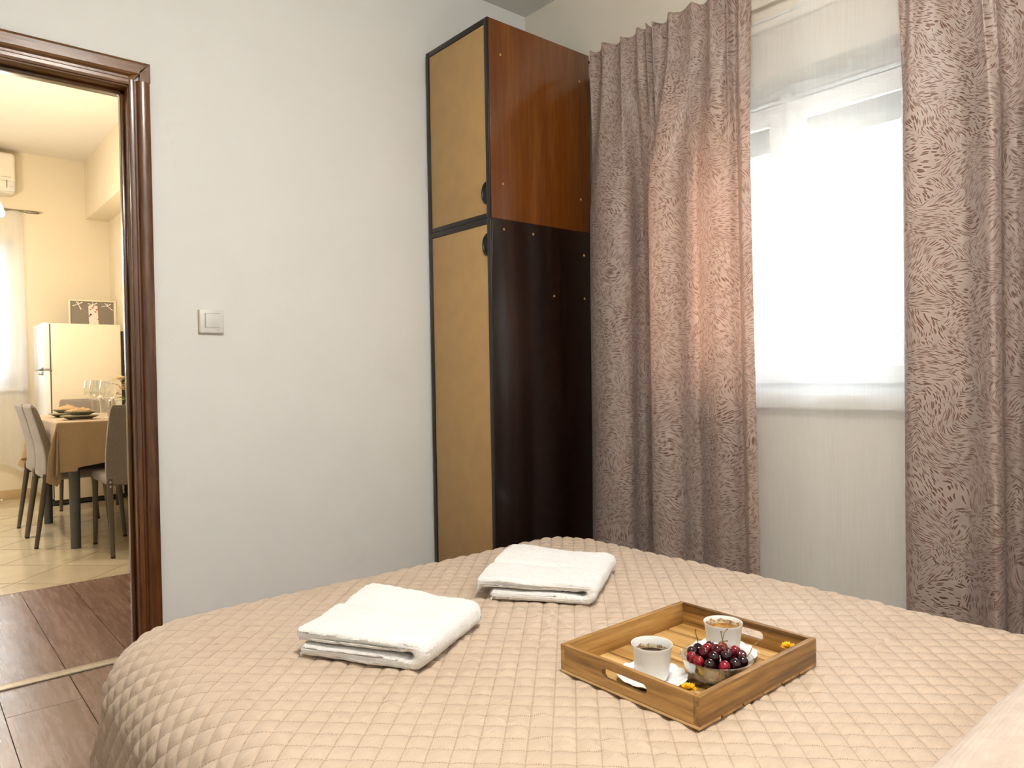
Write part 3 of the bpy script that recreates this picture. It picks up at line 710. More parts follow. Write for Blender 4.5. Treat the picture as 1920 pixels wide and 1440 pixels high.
# ------------------------------------------------------------------ curtains
def curtain_mat():
    t = NT('brush_stroke_jacquard'); tc = t.n('ShaderNodeTexCoord')
    uvv = tc.outputs['UV']
    def strokes(scale, seed, sx, sy, thr):
        off = t.n('ShaderNodeVectorMath', operation='ADD'); t.l(uvv, off.inputs[0]); off.inputs[1].default_value = (seed*3.1, seed*1.7, 0)
        # warp so that the patches and strokes curve
        nz = t.n('ShaderNodeTexNoise'); nz.inputs['Scale'].default_value = 7; nz.inputs['Detail'].default_value = 1; t.l(off.outputs[0], nz.inputs['Vector'])
        sub = t.n('ShaderNodeVectorMath', operation='SUBTRACT'); t.l(nz.outputs['Color'], sub.inputs[0]); sub.inputs[1].default_value = (.5, .5, .5)
        scl = t.n('ShaderNodeVectorMath', operation='SCALE'); t.l(sub.outputs[0], scl.inputs[0]); scl.inputs[3].default_value = .10
        wv = t.n('ShaderNodeVectorMath', operation='ADD'); t.l(off.outputs[0], wv.inputs[0]); t.l(scl.outputs[0], wv.inputs[1])
        vo = t.n('ShaderNodeTexVoronoi', voronoi_dimensions='2D'); vo.inputs['Scale'].default_value = scale; t.l(wv.outputs[0], vo.inputs['Vector'])
        sp = t.n('ShaderNodeSeparateColor'); t.l(vo.outputs['Color'], sp.inputs[0])
        ang = t.math('ADD', t.math('MULTIPLY', sp.outputs[0], 2.2), -.9)
        ro = t.n('ShaderNodeVectorRotate', rotation_type='Z_AXIS'); t.l(wv.outputs[0], ro.inputs['Vector']); t.l(ang, ro.inputs['Angle'])
        ps = t.n('ShaderNodeVectorMath', operation='SCALE'); t.l(vo.outputs['Position'], ps.inputs[0]); ps.inputs[3].default_value = 1
        t.l(vo.outputs['Position'], ro.inputs['Center'])
        mp = t.n('ShaderNodeMapping'); mp.inputs['Scale'].default_value = (sx, sy, 1); t.l(ro.outputs[0], mp.inputs[0])
        v2 = t.n('ShaderNodeTexVoronoi', voronoi_dimensions='2D'); v2.inputs['Scale'].default_value = 1; v2.inputs['Randomness'].default_value = .9; t.l(mp.outputs[0], v2.inputs['Vector'])
        s2 = t.n('ShaderNodeSeparateColor'); t.l(v2.outputs['Color'], s2.inputs[0])
        body = t.math('LESS_THAN', v2.outputs['Distance'], t.math('ADD', thr-.12, t.math('MULTIPLY', s2.outputs[1], .2)))
        return t.math('MULTIPLY', body, t.math('GREATER_THAN', s2.outputs[0], .18))
    st = strokes(11, 1, 36, 265, .34)
    weave = t.noise(uvv, 700, 2)
    ground = t.ramp(t.noise(uvv, 9, 3), [(.3, S('#CABDB4')), (.7, S('#D7CBC2'))])
    ink = t.ramp(t.noise(uvv, 30, 2), [(.3, S('#7A5A4A')), (.7, S('#8A6A5A'))])
    col = t.mix(t.math('MULTIPLY', st, .95), ground, ink)
    t.bump(t.math('ADD', t.math('MULTIPLY', st, .6), t.math('MULTIPLY', weave, .4)), .35, .001)
    t.set(Base_Color=col, Roughness=.4); t.b.inputs['Sheen Weight'].default_value = .25
    t.b.inputs['Specular IOR Level'].default_value = .35
    tr = t.n('ShaderNodeBsdfTranslucent'); t.l(t.mix(.55, col, S('#F0C7AE')), tr.inputs[0])
    mx = t.n('ShaderNodeMixShader'); mx.inputs[0].default_value = .48
    t.l(t.b.outputs[0], mx.inputs[1]); t.l(tr.outputs[0], mx.inputs[2]); t.l(mx.outputs[0], t.out.inputs[0])
    return t.m
cur_m = curtain_mat()
def curtain(keys_low, ytop0, ytop1, ztop, ntop, label, taper=0, nz=150, ns=420, amp=.0185):
    kl = np.array(keys_low); kl[:, 1] = np.minimum(2.412+(kl[:, 1]-2.412)*1.35, 2.477)
    low = smoothline(kl, ns)                       # (y, x) path of the hanging folds
    s = np.linspace(0, 1, ns)
    seg = np.r_[0, np.cumsum(np.hypot(*np.diff(low, axis=0).T))]; q = seg/seg[-1]
    ph_ = 2*PI*ntop*s+1.1*np.sin(2*PI*s*2.3)
    ty = ytop0+(ytop1-ytop0)*q+.006*np.sin(ph_*1.0); tx = 2.392-amp*np.cos(ph_)*(.7+.3*np.sin(s*17))
    zs = np.linspace(0, 1, nz)
    P = np.zeros((ns, nz, 3)); UV = np.zeros((ns, nz, 2))
    for j, tz in enumerate(zs):
        edge = .006*np.cos(ph_)+.005*np.sin(s*23)
        z = (ztop+edge)*(1-tz)+.02*tz if tz < 1 else np.full(ns, .02)
        b = np.clip((ztop-.03-z)/.75, 0, 1); b = b*b*(3-2*b)
        sway = .006*np.sin(z*3+s*9)
        y = ty*(1-b)+low[:, 0]*b+sway*.6+taper*(tz-.4)*(.5-s)*b; x = tx*(1-b)+low[:, 1]*b+sway*b
        P[:, j, 0] = x; P[:, j, 1] = y; P[:, j, 2] = z; UV[:, j, 0] = seg; UV[:, j, 1] = z
    o = grid('curtain', P, cur_m, uv=UV)
    md = o.modifiers.new('thickness', 'SOLIDIFY'); md.thickness = .0016; md.offset = 0
    return tag(o, label, 'curtain', 'patterned curtains at the bedroom window')
keysL = [(2.275, 2.43), (2.25, 2.395), (2.18, 2.362), (2.10, 2.356), (2.045, 2.372), (2.022, 2.395), (2.034, 2.44), (2.02, 2.468), (1.98, 2.452), (1.955, 2.44), (1.925, 2.466), (1.903, 2.472), (1.908, 2.43), (1.897, 2.38), (1.86, 2.345), (1.80, 2.345), (1.762, 2.378), (1.758, 2.425), (1.735, 2.448), (1.68, 2.425), (1.61, 2.405), (1.56, 2.415), (1.535, 2.436), (1.51, 2.415), (1.478, 2.39), (1.449, 2.40)]
curtain(keysL, 2.225, 1.447, 2.412, 10.5, 'pinkish brown brush-stroke curtain hanging beside the wardrobe', taper=.06)
keysR = [(.937, 2.43), (.93, 2.405), (.90, 2.392), (.84, 2.40), (.79, 2.415), (.765, 2.418), (.73, 2.40), (.69, 2.375), (.672, 2.372), (.664, 2.395), (.672, 2.43), (.65, 2.452), (.62, 2.44), (.58, 2.405), (.53, 2.39), (.50, 2.41), (.49, 2.45), (.45, 2.45), (.40, 2.41), (.36, 2.40), (.33, 2.42)]
curtain(keysR, .935, .33, 2.412, 8.5, 'pinkish brown brush-stroke curtain at the right edge of the window')
rod_m = M('dark_bronze_metal', '#5A4433', .35, metal=.7)
R_ = thing('curtain_rod', (2.42, 1.2, 2.388), 'thin bronze curtain rod above the window beside the wardrobe', 'curtain rod')
tube('rod', [(2.42, y, 2.388) for y in np.linspace(.1, 2.262, 12)], .008, rod_m, R_, 12)
lathe('finial', [(0, 0), (.009, 0), (.011, .004), (.009, .010), (.006, .012), (0, .013)], (2.42, 2.262, 2.383), rod_m, R_, 14)
for y in (.25, 2.236):
    tube('bracket', [(2.42, y, 2.376), (2.46, y, 2.372), (2.54, y, 2.372)], .005, rod_m, R_, 8)
    lathe('bracket_ring', [(.009, -.012), (.0115, -.006), (.0115, .006), (.009, .012)], (2.42, y, 2.388), rod_m, R_, 14)
def sheer_mat(name, col, alpha):
    t = NT(name); tc = t.n('ShaderNodeTexCoord'); mp = t.n('ShaderNodeMapping'); mp.inputs['Scale'].default_value = (1, .02, 1); t.l(tc.outputs['UV'], mp.inputs[0])
    f = t.noise(mp.outputs[0], 260, 3, .7); g = t.noise(mp.outputs[0], 9, 2)
    a = t.math('ADD', t.math('ADD', alpha-.1, t.math('MULTIPLY', f, .12)), t.math('MULTIPLY', g, .08))
    df = t.n('ShaderNodeBsdfDiffuse'); df.inputs[0].default_value = col; tl = t.n('ShaderNodeBsdfTranslucent'); tl.inputs[0].default_value = col
    m1 = t.n('ShaderNodeMixShader'); m1.inputs[0].default_value = .5; t.l(df.outputs[0], m1.inputs[1]); t.l(tl.outputs[0], m1.inputs[2])
    tr = t.n('ShaderNodeBsdfTransparent'); m2 = t.n('ShaderNodeMixShader'); t.l(a, m2.inputs[0]); t.l(tr.outputs[0], m2.inputs[1]); t.l(m1.outputs[0], m2.inputs[2])
    t.l(m2.outputs[0], t.out.inputs[0]); return t.m
sh = np.linspace(0, 1, 260); zs = np.linspace(0, 1, 60)
P = np.zeros((260, 60, 3)); UV = np.zeros((260, 60, 2))
for j, tz in enumerate(zs):
    z = 2.292*(1-tz)+.03*tz
    P[:, j, 1] = 2.2-1.85*sh; P[:, j, 0] = 2.492+.006*np.sin(sh*48)+.004*np.sin(sh*21+tz*2); P[:, j, 2] = z+(.006*np.sin(sh*40)+.004*np.sin(sh*93))*(1-tz)
    UV[:, j, 0] = sh*1.85; UV[:, j, 1] = z
tag(grid('sheer_curtain', P, sheer_mat('white_voile', (.93, .95, .96, 1), .50), uv=UV), 'white sheer curtain hanging across the bedroom window', 'curtain')
tag(tube('tension_wire', [(2.492, y, 2.286) for y in np.linspace(.3, 2.22, 6)], .003, pvc_m, seg=8), 'thin white wire holding up the bedroom sheer curtain', 'curtain wire')

# ------------------------------------------------------------------ bedroom ceiling lamp (behind and above the view)
LP = thing('ceiling_lamp', (.72, .40, HC), 'round frosted ceiling lamp above the bed', 'lamp')
lathe('lamp_base', [(0, 0), (.15, 0), (.16, -.01), (.16, -.03), (.12, -.035), (0, -.035)], (.72, .40, HC), M('lamp_brass', '#B08C4C', .3, metal=.9), LP, 40)
lathe('lamp_shade', [(.155, -.03), (.20, -.045), (.215, -.07), (.19, -.10), (.12, -.125), (0, -.135)], (.72, .40, HC), emis('lit_frosted_glass', '#FFFCF6', LAMP_BED), LP, 40)

# ------------------------------------------------------------------ dining room furniture
fab = None
def fabric(name, a, b):
    t = NT(name); v = t.coord()
    t.set(Base_Color=t.ramp(t.noise(v, 220, 3, .7), [(.35, S(a)), (.65, S(b))]), Roughness=.92); t.bump(t.noise(v, 500, 2), .3, .001); t.b.inputs['Sheen Weight'].default_value = .25
    return t.m
fab = fabric('grey_taupe_upholstery', '#776D64', '#92887D'); legm = M('taupe_painted_steel', '#5C554D', .4, metal=.3, var=.03); ftm = M('black_rubber_foot', '#1B1919', .6)
def build_chair():
    """chair facing +X, origin on the floor in the middle of its four feet"""
    o = thing('dining_chair')
    # backrest: rear face follows the curve read off the side view, tapering in width
    zz = np.array([.432, .47, .54, .60, .66, .74, .80, .835, .852]); xb = np.array([.665, .667, .667, .660, .646, .628, .612, .603, .606])-.852
    th_ = np.array([.038, .042, .044, .044, .043, .041, .038, .032, .014]); hw = np.array([.205, .206, .206, .204, .202, .197, .192, .187, .178])
    n = 26; zi = np.linspace(0, 8, 44); prof = lambda a: np.interp(zi, range(9), a)
    Z, XB, TH, HW = prof(zz), prof(xb), prof(th_), prof(hw)
    P = []
    q = np.linspace(0, 2*PI, 40, endpoint=False); ex = .28
    for i in range(len(Z)):
        cx_, sx_ = np.sign(np.cos(q))*np.abs(np.cos(q))**ex, np.sign(np.sin(q))*np.abs(np.sin(q))**ex
        P.append(np.stack([XB[i]+TH[i]/2+TH[i]/2*cx_, HW[i]*sx_, np.full(40, Z[i])], -1))
    grid('backrest', np.array(P), fab, o, closeV=True, capU=True)
    box('seat', -.19, .245, -.205, .205, .395, .455, fab, o, bev=.022, seg=4)
    for sy in (-1, 1):
        y = sy*.190
        for (xb0, xt) in ((-.237, -.178), (.237, .205)):
            l = tube('leg', [(xt+(xb0-xt)*t, y+sy*.003*t, .425*(1-t)+.008*t) for t in np.linspace(0, 1, 5)], [.0165, .0155, .0145, .013, .0115], legm, o, 12)
            tube('foot_cap', [(xb0, y+sy*.003, .011), (xb0, y+sy*.003, 0)], .0118, ftm, l, 10)
        br = box('bracket', -.196, -.158, y-.012, y+.012, .375, .437, legm, o, bev=.003)
        for bz in (.395, .42):
            bm = bmesh.new(); bmesh.ops.create_cone(bm, cap_ends=True, segments=10, radius1=.006, radius2=.005, depth=.004)
            bmesh.ops.rotate(bm, verts=bm.verts, cent=(0, 0, 0), matrix=Matrix.Rotation(PI/2, 3, 'Y')); bmesh.ops.translate(bm, verts=bm.verts, vec=(-.198, y, bz))
            finish(bm, 'bolt', M('bright_bolt', '#C9C5BE', .3, metal=.8), br)
    return o
ch0 = build_chair()
for i, (x, y, a, lab) in enumerate(((.852, 5.295, 0, 'grey upholstered dining chair at the left table side, nearer the door'), (.852, 5.712, 0, 'grey upholstered dining chair at the left table side, nearer the refrigerator'),
                                    (1.095, 4.752, PI/2, 'grey upholstered dining chair at the near end of the table, back to us'), (1.135, 6.20, -PI/2, 'grey upholstered dining chair at the far end of the table, in front of the refrigerator'))):
    o = ch0 if i == 0 else copy_tree(ch0)
    o.location = (x, y, 0); o.rotation_euler.z = a
    tag(o, lab, 'chair', 'dining chairs around the table')
# table
tlm = M('dark_grey_table_leg', '#5B5D5E', .4, metal=.4, var=.05); ttm = wood('table_top_wood', '#4A3A2E', '#5D4A3B', '#705B49', 'Y')
TB = thing('dining_table', (1.1, 5.45, 0), 'rectangular dining table with thick grey legs under a beige cloth', 'table')
tx_0, tx_1, ty_0, ty_1, tzt = .715, 1.475, 4.895, 6.03, .752
box('tabletop', tx_0, tx_1, ty_0, ty_1, tzt-.025, tzt, ttm, TB, bev=.003)
boxes('apron', [(tx_0+.06, tx_1-.06, ty_0+.07, ty_0+.09, .66, tzt-.025), (tx_0+.06, tx_1-.06, ty_1-.09, ty_1-.07, .66, tzt-.025), (tx_0+.06, tx_0+.08, ty_0+.09, ty_1-.09, .66, tzt-.025), (tx_1-.08, tx_1-.06, ty_0+.09, ty_1-.09, .66, tzt-.025)], tlm, TB)
for x in (.795, 1.395):
    for y in (4.955, 5.965): tube('leg', [(x, y, z) for z in (tzt-.025, .4, 0)], [.031, .030, .027], tlm, TB, 16)
# cloth
clm = fabric('beige_table_linen', '#AE9370', '#B99F7C')
def tablecloth():
    g = .012; nu, nv = 200, 260; hang = .30
    u = np.linspace(tx_0-hang, tx_1+.04, nu); v = np.linspace(ty_0-hang, ty_1+hang, nv); U, V = np.meshgrid(u, v, indexing='ij')
    nx = np.clip(U, tx_0-.004, tx_1+.004); ny = np.clip(V, ty_0-.004, ty_1+.004); qx, qy = U-nx, V-ny; L = np.sqrt(qx**2+qy**2)+1e-9
    dx, dy = qx/L, qy/L; R = .012; a = np.minimum(L/R, PI/2); hz = R*np.sin(a); dr = R*(1-np.cos(a)); ex = np.maximum(L-R*PI/2, 0)
    ang = np.arctan2(qy, qx); cr = np.minimum(np.abs(dx), np.abs(dy))*1.41
    fl = ex*(.02+.10*cr+.22*cr*np.sin(ang*12+.4))+ex*.06*np.sin(V*17+1)*(np.abs(dx) > np.abs(dy))+ex*.05*np.sin(U*19)*(np.abs(dy) >= np.abs(dx))
    fl = fl+np.where((np.abs(dy) > np.abs(dx)) & (U > .86) & (U < 1.33), np.clip(ex-.1, 0, 1)*.10, 0)
    X, Y = nx+dx*(hz+fl), ny+dy*(hz+fl); Z = tzt+.0022-dr-ex*(1-.10*cr)
    Z = np.where((U < tx_0) & (V > ty_0+.12) & (V < ty_1-.1), np.maximum(Z, .464), Z)
    Z = np.where((V < ty_0) & (U > .8), np.maximum(Z, .497+.02*np.sin(U*7)), Z)
    return np.stack([X, Y, Z], -1)
tag(grid('tablecloth', tablecloth(), clm), 'beige tablecloth draped over the dining table', 'tablecloth')
ZC = tzt+.0035
# plates, napkins, glasses
plm = M('olive_grey_stoneware', '#8E8C78', .25, var=.08); glm = glass('wine_glass_clear', (.98, .99, .99, 1), 0, 1.45); napm = fabric('tan_napkin', '#A5804F', '#BC9A69')
def plate(c, r, lab):
    prof = [(0, 0), (r*.55, 0), (r*.60, .002), (r*.9, .017), (r, .0215), (r, .024), (r*.95, .0235), (r*.62, .008), (0, .006)]
    return tag(lathe('plate', prof, c, plm, None, 48), lab, 'plate', 'stoneware plates on the dining table')
def napkin(c, r, lab, seed):
    n = 40; u = np.linspace(-1, 1, n); U, V = np.meshgrid(u, u, indexing='ij'); d = np.maximum(np.abs(U), np.abs(V))
    hgt = .034*np.clip(1-d, 0, 1)**.7*(.75+.5*fbm(U, V, 2.6, seed))+.004+.006*np.abs(fbm(U, V, 4, seed+1))
    P = np.stack([c[0]+r*U*(1+.2*fbm(U, V, 1.5, seed+2)), c[1]+r*V*(1+.2*fbm(V, U, 1.5, seed+3)), c[2]+hgt], -1)
    o = grid('napkin', P, napm); md = o.modifiers.new('thickness', 'SOLIDIFY'); md.thickness = .002
    return tag(o, lab, 'napkin', 'folded napkins on the plates')
for (x, y, tier, w_) in ((.860, 5.12, 'nearest the door', 'near'), (.860, 5.55, 'second from the door', 'farther')):
    plate((x, y, ZC), .106, f'large olive grey dinner plate at the left place setting {tier}')
    plate((x+.005, y+.005, ZC+.0245), .088, f'smaller olive grey plate stacked at the left place setting {tier}')
    napkin((x, y, ZC+.045), .062, f'tan folded napkin on the {w_} stack of plates', 3 if w_ == 'near' else 9)
def wineglass(c, h, r, lab):
    s = h/.21
    prof = [(0, 0), (.036*s, 0), (.036*s, .001), (.012*s, .004), (.0042*s, .010), (.0038*s, .03), (.0038*s, .080*s), (.006*s, .092*s), (r*.55, .104*s), (r*.85, .122*s), (r, .146*s), (r*.97, .170*s), (r*.80, .210*s), (r*.78, .210*s), (r*.95, .170*s), (r*.975, .146*s), (r*.83, .1235*s), (r*.5, .1065*s), (0, .101*s)]
    return tag(lathe('wine_glass', prof, c, glm, None, 40), lab, 'wine glass', 'wine glasses on the dining table')
wineglass((1.010, 5.09, ZC), .235, .047, 'clear wine glass standing nearest the door on the table')
wineglass((1.005, 5.37, ZC), .238, .048, 'clear wine glass behind the nearest one on the table')
wineglass((1.012, 5.585, ZC), .238, .048, 'clear wine glass farthest left on the table')
def tumbler(c, lab):
    return tag(lathe('tumbler', [(0, 0), (.024, 0), (.026, .003), (.031, .10), (.0295, .10), (.025, .008), (0, .008)], c, glm, None, 32), lab, 'tumbler', 'water tumblers on the dining table')
tumbler((1.10, 5.66, ZC), 'clear water tumbler standing behind the wine glasses, left one'); tumbler((1.13, 5.45, ZC), 'clear water tumbler standing behind the wine glasses, right one')
cn = thing('candle', (1.06, 5.22, ZC), 'cream candle in a glass holder beside the wine glasses', 'candle')
lathe('holder', [(0, 0), (.030, 0), (.033, .003), (.034, .07), (.0325, .07), (.031, .005), (0, .005)], (1.06, 5.22, ZC), glm, cn, 28)
lathe('wax', [(0, .006), (.030, .006), (.031, .05), (.026, .048), (0, .047)], (1.06, 5.22, ZC), M('cream_wax', '#E8CE9C', .5, var=.03), cn, 28)
tube('wick', [(1.06, 5.22, ZC+.046), (1.061, 5.22, ZC+.058)], .0012, ftm, cn, 6)
stl = M('cutlery_steel', '#B9B5AC', .2, metal=1)
for y, nm, lab in ((4.985, 'knife', 'steel table knife beside the nearest plate'), (5.29, 'fork', 'steel fork between the two left place settings')):
    if nm == 'knife':
        k = thing('table_knife', (.88, y, ZC), lab, 'knife'); box('handle', .80, .88, y-.006, y+.006, ZC, ZC+.005, stl, k, bev=.002); prism('blade', [(.88, y-.006), (.97, y-.008), (.985, y), (.975, y+.006), (.88, y+.006)], 'Z', ZC+.001, ZC+.003, stl, k)
    else:
        k = thing('table_fork', (.88, y, ZC), lab, 'fork'); box('handle', .80, .92, y-.004, y+.004, ZC, ZC+.004, stl, k, bev=.0015); prism('head', [(.92, y-.004), (.935, y-.011), (.95, y-.011), (.95, y+.011), (.935, y+.011), (.92, y+.004)], 'Z', ZC+.001, ZC+.003, stl, k)
        for q in range(4): box('tine', .95, .985, y-.011+q*.0063, y-.008+q*.0063, ZC+.001, ZC+.003, stl, k)
# flowers in a vase
vz = (1.25, 5.56, ZC)
va = tag(lathe('vase', [(0, 0), (.035, 0), (.045, .02), (.045, .06), (.025, .11), (.028, .13), (.025, .13), (.022, .11), (.041, .06), (.041, .022), (0, .006)], vz, M('white_ceramic_vase', '#E9E2D5', .2), None, 32), 'white vase of flowers on the right of the dining table', 'vase')
BQ = thing('flower_bouquet', (1.25, 5.56, ZC+.02), 'bouquet of peach and white flowers with green leaves in the vase', 'flowers')
pet = M('peach_petal', '#F3DDBB', .7, var=.08, scale=40); grn = M('leaf_green', '#6E8B3B', .6, var=.15); stg = M('stem_green', '#5B6A35', .6)
rf_ = random.Random(4)
for (dx, dy, dz, r) in ((-.075, -.02, .24, .05), (-.05, .01, .17, .052), (-.095, .0, .14, .035), (.03, -.03, .23, .05), (.0, .05, .2, .045), (-.03, -.05, .2, .045), (.06, .03, .17, .045)):
    c_ = (vz[0]+dx, vz[1]+dy, vz[2]+dz)
    tube('stem', smoothline([(vz[0]+dx*.1, vz[1]+dy*.1, vz[2]+.03), (vz[0]+dx*.3, vz[1]+dy*.3, vz[2]+.13), c_], 8), .0022, stg, BQ, 6)
    bm = bmesh.new()
    for lay in range(3):
        for q in range(9):
            a = 2*PI*q/9+lay*.35; ti = .1+lay*.45; L_ = r*(1-.2*lay); d = Vector((math.cos(a)*math.cos(ti), math.sin(a)*math.cos(ti), math.sin(ti))); s__ = Vector((-math.sin(a), math.cos(a), 0)); b0 = Vector(c_)
            bm.faces.new([bm.verts.new(b0+p) for p in (-s__*.003, s__*.003, d*L_*.6+s__*r*.24, d*L_+s__*r*.1, d*L_-s__*r*.1, d*L_*.6-s__*r*.24)])
    ob = finish(bm, 'blossom', pet, BQ); md = ob.modifiers.new('thickness', 'SOLIDIFY'); md.thickness = .0012
for (dx, dy, dz, ax) in ((-.07, -.03, .10, 3.4), (-.055, .03, .12, 2.7), (.04, -.05, .13, 5.2), (.05, .05, .12, .8), (-.03, -.06, .12, 4.3)):
    c_ = Vector((vz[0]+dx, vz[1]+dy, vz[2]+dz)); d = Vector((math.cos(ax), math.sin(ax), -.2)); s__ = Vector((-math.sin(ax), math.cos(ax), 0)); bm = bmesh.new()
    b0 = Vector((vz[0], vz[1], vz[2]+.12))
    bm.faces.new([bm.verts.new(p) for p in (b0, c_+s__*.018, c_+d*.045, c_-s__*.018)]); ob = finish(bm, 'leaf', grn, BQ); md = ob.modifiers.new('thickness', 'SOLIDIFY'); md.thickness = .0012
tw = tube('twig', smoothline([(vz[0]-.03, vz[1], vz[2]+.15), (vz[0]-.09, vz[1]-.01, vz[2]+.205), (vz[0]-.17, vz[1]-.01, vz[2]+.222)], 10), .0014, M('twig_brown', '#5C5334', .7), BQ, 6)
for q in (.0, .35, .7, 1.0):
    x = vz[0]-.09-.08*q; lathe('bud', [(0, -.004), (.0035, 0), (0, .005)], (x, vz[1]-.01, vz[2]+.205+.017*q), M('twig_brown', '#5C5334', .7), tw, 8)
# refrigerator
frm = M('fridge_enamel_lamp_tint', '#E8DCC4', .25, var=.01); frd = M('white_fridge_door', '#F1F0EE', .22, var=.01); gap = M('fridge_gasket_dark', '#57503F', .7); dkg = M('fridge_dark_grille', '#2B2A28', .6)  # white fridge body tinted with the warm lamp light; door kept white
FR = thing('refrigerator', (1.17, 7.0, 0), 'white two-door refrigerator standing in the dining room corner', 'refrigerator')
box('body', .942, 1.440, 6.72, 7.28, .045, 1.452, frm, FR, bev=.006)
box('gasket', .933, .944, 6.726, 7.274, .06, 1.445, gap, FR)
for z0, z1 in ((.06, 1.078), (1.088, 1.456)):
    d = box('door', .893, .934, 6.72, 7.28, z0, z1, frd, FR, bev=.006)
    zz0 = 1.03 if z0 < .5 else 1.09
    box('handle', .878, .894, 6.76, 6.93, (1.045 if z0 < .5 else 1.09), (1.076 if z0 < .5 else 1.104), M('handle_grey', '#A9ADAD', .3, metal=.5), d, bev=.004)
box('hinge', .89, .945, 6.716, 6.735, 1.078, 1.088, M('handle_grey', '#A9ADAD', .3), FR)
box('plinth', .93, 1.43, 6.735, 7.27, .012, .046, dkg, FR)
box('rear_grille', 1.440, 1.462, 6.735, 7.265, .08, 1.40, dkg, FR)
for x in (.95, 1.40):
    for y in (6.75, 7.24): tube('foot', [(x, y, .014), (x, y, 0)], .014, dkg, FR, 10)
# memo board on the fridge
by = 7.20; MB_ = thing('memo_board', (1.335, by, 1.4525), 'grey framed memo board with ribbon bows on top of the refrigerator', 'memo board')
bx0, bx1, bz0, bz1 = 1.145, 1.513, 1.4535, 1.693
frc = M('cream_frame', '#EADFC6', .5, var=.02)
box('frame_rail', bx0, bx1, by-.012, by+.012, bz1-.013, bz1, frc, MB_, bev=.002); box('frame_rail', bx0, bx1, by-.012, by+.012, bz0, bz0+.013, frc, MB_, bev=.002)
box('frame_stile', bx0, bx0+.013, by-.012, by+.012, bz0+.013, bz1-.013, frc, MB_, bev=.002); box('frame_stile', bx1-.022, bx1, by-.012, by+.012, bz0+.013, bz1-.013, frc, MB_, bev=.002)
box('board', bx0+.013, bx1-.022, by+.002, by+.008, bz0+.013, bz1-.013, fabric('grey_board_cloth', '#857B6E', '#948A7C'), MB_)
rib = M('white_ribbon', '#F2EADC', .6)
def ribbon(c, dirs, par):
    bm = bmesh.new()
    for ang, ln, wd in dirs:
        d = Vector((math.cos(ang), 0, math.sin(ang))); s__ = Vector((-math.sin(ang), 0, math.cos(ang))); b0 = Vector((c[0], by-.002, c[1]))
        q = [b0-s__*wd*.5, b0+s__*wd*.5, b0+d*ln+s__*wd, b0+d*ln-s__*wd]
        f = bm.faces.new([bm.verts.new(p) for p in q]); r_ = bmesh.ops.extrude_face_region(bm, geom=[f]); bmesh.ops.translate(bm, verts=[v for v in r_['geom'] if isinstance(v, bmesh.types.BMVert)], vec=(0, -.002, 0))
    addbox(bm, c[0]-.005, c[0]+.005, by-.006, by-.001, c[1]-.006, c[1]+.006)
    finish(bm, 'ribbon_bow', rib, par)
ribbon((1.218, 1.655), ((.5, .036, .005), (2.2, .026, .005), (3.5, .046, .0035), (-1.15, .05, .0045), (1.5, .022, .004)), MB_)
ribbon((1.330, 1.653), ((.5, .036, .005), (2.9, .04, .004), (1.6, .024, .004), (3.7, .035, .003)), MB_)
ribbon((1.442, 1.648), ((.6, .034, .005), (2.3, .03, .004), (3.3, .046, .003), (-.75, .055, .004), (1.5, .022, .003)), MB_)
def floral():
    t = NT('floral_print_paper'); v = t.coord()
    vo = t.n('ShaderNodeTexVoronoi'); vo.inputs['Scale'].default_value = 42; t.l(v, vo.inputs['Vector']); sp = t.n('ShaderNodeSeparateColor'); t.l(vo.outputs['Color'], sp.inputs[0])
    blob = t.math('LESS_THAN', t.math('ADD', vo.outputs['Distance'], t.math('MULTIPLY', t.noise(v, 160, 2), .3)), .52)
    c1 = t.mix(t.math('MULTIPLY', blob, t.math('GREATER_THAN', sp.outputs[0], .55)), S('#F3E2D6'), S('#C4787F')); c2 = t.mix(t.math('MULTIPLY', blob, t.math('LESS_THAN', sp.outputs[0], .3)), c1, S('#4B463F'))
    t.set(Base_Color=c2, Roughness=.7); return t.m
prism('card', [(1.298, bz0+.001), (1.372, bz0+.001), (1.364, 1.642), (1.352, 1.650), (1.306, 1.650), (1.294, 1.640)], 'Y', by-.0035, by-.0005, floral(), MB_)
# air conditioner
acm = M('white_aircon_plastic', '#EDE6D6', .4, var=.01)
AC = thing('air_conditioner', (.4, YF-.1, 2.55), 'white wall-mounted air conditioner above the dining window', 'air conditioner')
box('body', .0, .800, YF-.2, YF, 2.553, 2.888, acm, AC, bev=.03, seg=4)
box('lower_cover', .008, .792, YF-.204, YF-.19, 2.562, 2.655, M('aircon_cover', '#E4DFD8', .4), AC, bev=.012, seg=3)
fl_ = box('flap', .05, .734, YF-.209, YF-.2, 2.60, 2.652, acm, AC, bev=.006)
box('flap_gap', .734, .738, YF-.2075, YF-.2, 2.592, 2.655, gap, AC)
box('mark', .70, .765, YF-.2015, YF-.1995, 2.6815, 2.6845, M('aircon_print_grey', '#9B9384', .6), AC); box('mark', .757, .780, YF-.2055, YF-.203, 2.6035, 2.6055, MATS['aircon_print_grey'], AC)
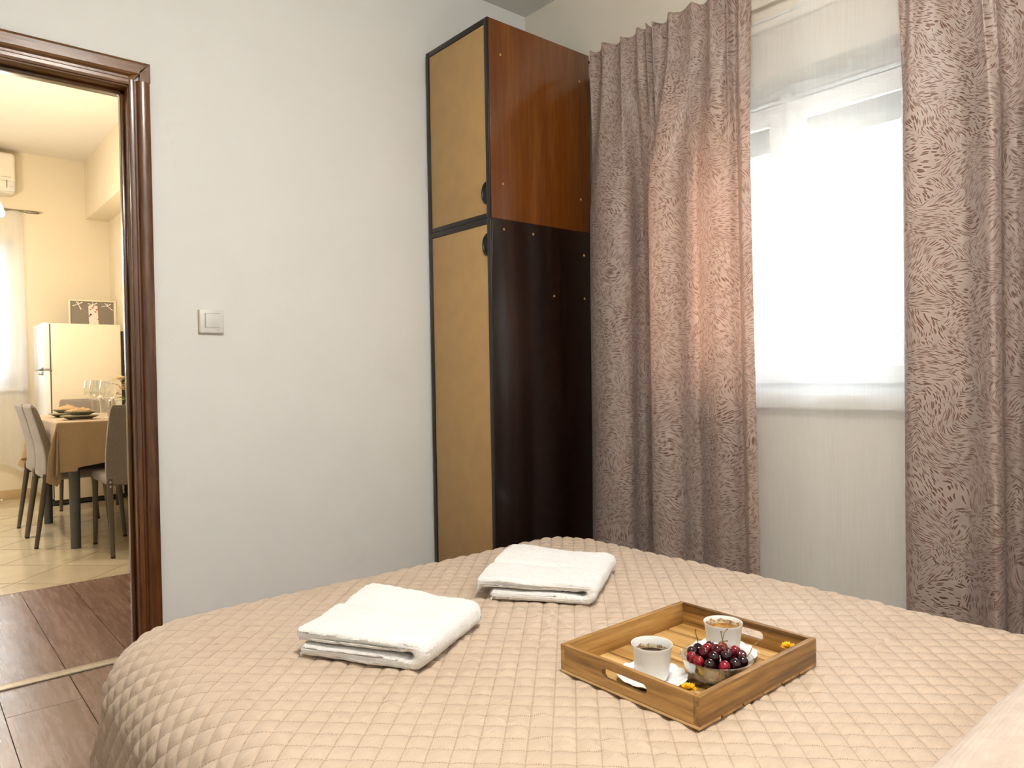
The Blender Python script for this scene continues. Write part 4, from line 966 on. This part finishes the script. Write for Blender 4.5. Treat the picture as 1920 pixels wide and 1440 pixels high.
# curtain rod + sheer
srm = M('brushed_nickel', '#8F877A', .3, metal=.8)
R2 = thing('curtain_rod', (.2, YF-.08, 2.44), 'brushed silver curtain rod above the dining room window', 'curtain rod')
tube('rod', [(x, YF-.08, 2.436) for x in np.linspace(-.75, .86, 8)], .009, srm, R2, 12); tube('finial', [(x, YF-.08, 2.436) for x in (.86, .875, .88, .96, .975)], [.009, .009, .013, .0125, .006], srm, R2, 12)
for x in (-.6, .845): tube('bracket', [(x, YF-.08, 2.436), (x, YF-.04, 2.43), (x, YF, 2.43)], .006, srm, R2, 8)
ns, nz = 240, 60; sh = np.linspace(0, 1, ns); P = np.zeros((ns, nz, 3)); UV = np.zeros((ns, nz, 2))
for j, tz in enumerate(np.linspace(0, 1, nz)):
    x = -.7+1.55*sh; hem = .30+.055*np.abs(np.sin(x*5.5+1.2))-.15*np.clip((x-.62)/.25, 0, 1)
    z = 2.43*(1-tz)+hem*tz
    P[:, j, 0] = x+.02*tz*np.sin(sh*20); P[:, j, 1] = YF-.085+.018*np.sin(sh*70)+.008*np.sin(sh*31+tz); P[:, j, 2] = z; UV[:, j, 0] = x; UV[:, j, 1] = z
tag(grid('sheer_curtain', P, sheer_mat('dining_voile', (.93, .94, .95, 1), .55), uv=UV), 'white sheer curtain with scalloped hem at the dining room window', 'curtain')
# chandelier with lit glass shades
CHn = thing('chandelier', (.25, 5.5, HD), 'pendant chandelier with a lit cream glass shade at the left edge', 'lamp')
br_m = M('lamp_brass', '#B08C4C', .3, metal=.9)
lathe('canopy', [(0, 0), (.05, 0), (.05, -.02), (.015, -.04), (0, -.04)], (.25, 5.5, HD), br_m, CHn, 24)
tube('stem', [(.25, 5.5, z) for z in (HD-.03, 2.6, 2.2)], .008, br_m, CHn, 10)
lathe('hub', [(0, -.04), (.02, -.035), (.03, 0), (.02, .03), (0, .035)], (.25, 5.5, 2.2), br_m, CHn, 20)
ldt = bpy.data.lights.new('chandelier_bulb', 'POINT'); ldt.energy = LAMP_DINE; ldt.color = (1, .87, .70); ldt.shadow_soft_size = .06
for q in range(3):
    a = 2*PI*q/3; x, y = .25+.245*math.cos(a), 5.5+.245*math.sin(a)
    arm = tube('arm', smoothline([(.25, 5.5, 2.2), (.25+.12*math.cos(a), 5.5+.12*math.sin(a), 2.17), (x, y, 2.21), (x, y, 2.125)], 16), .006, br_m, CHn, 8)
    lathe('shade', [(.014, .10), (.022, .095), (.036, .07), (.046, .035), (.049, .012), (.044, .0), (.040, .001), (.044, .03), (.032, .068), (.014, .09)], (x, y, 2.025), emis('lit_cream_glass', '#FFD98A', 4.0), arm, 32, rmod=lambda i, r, th: .03*np.cos(th*6))
    lb = bpy.data.objects.new('chandelier_bulb', ldt); COL.objects.link(lb); lb.location = (x, y, 1.99)
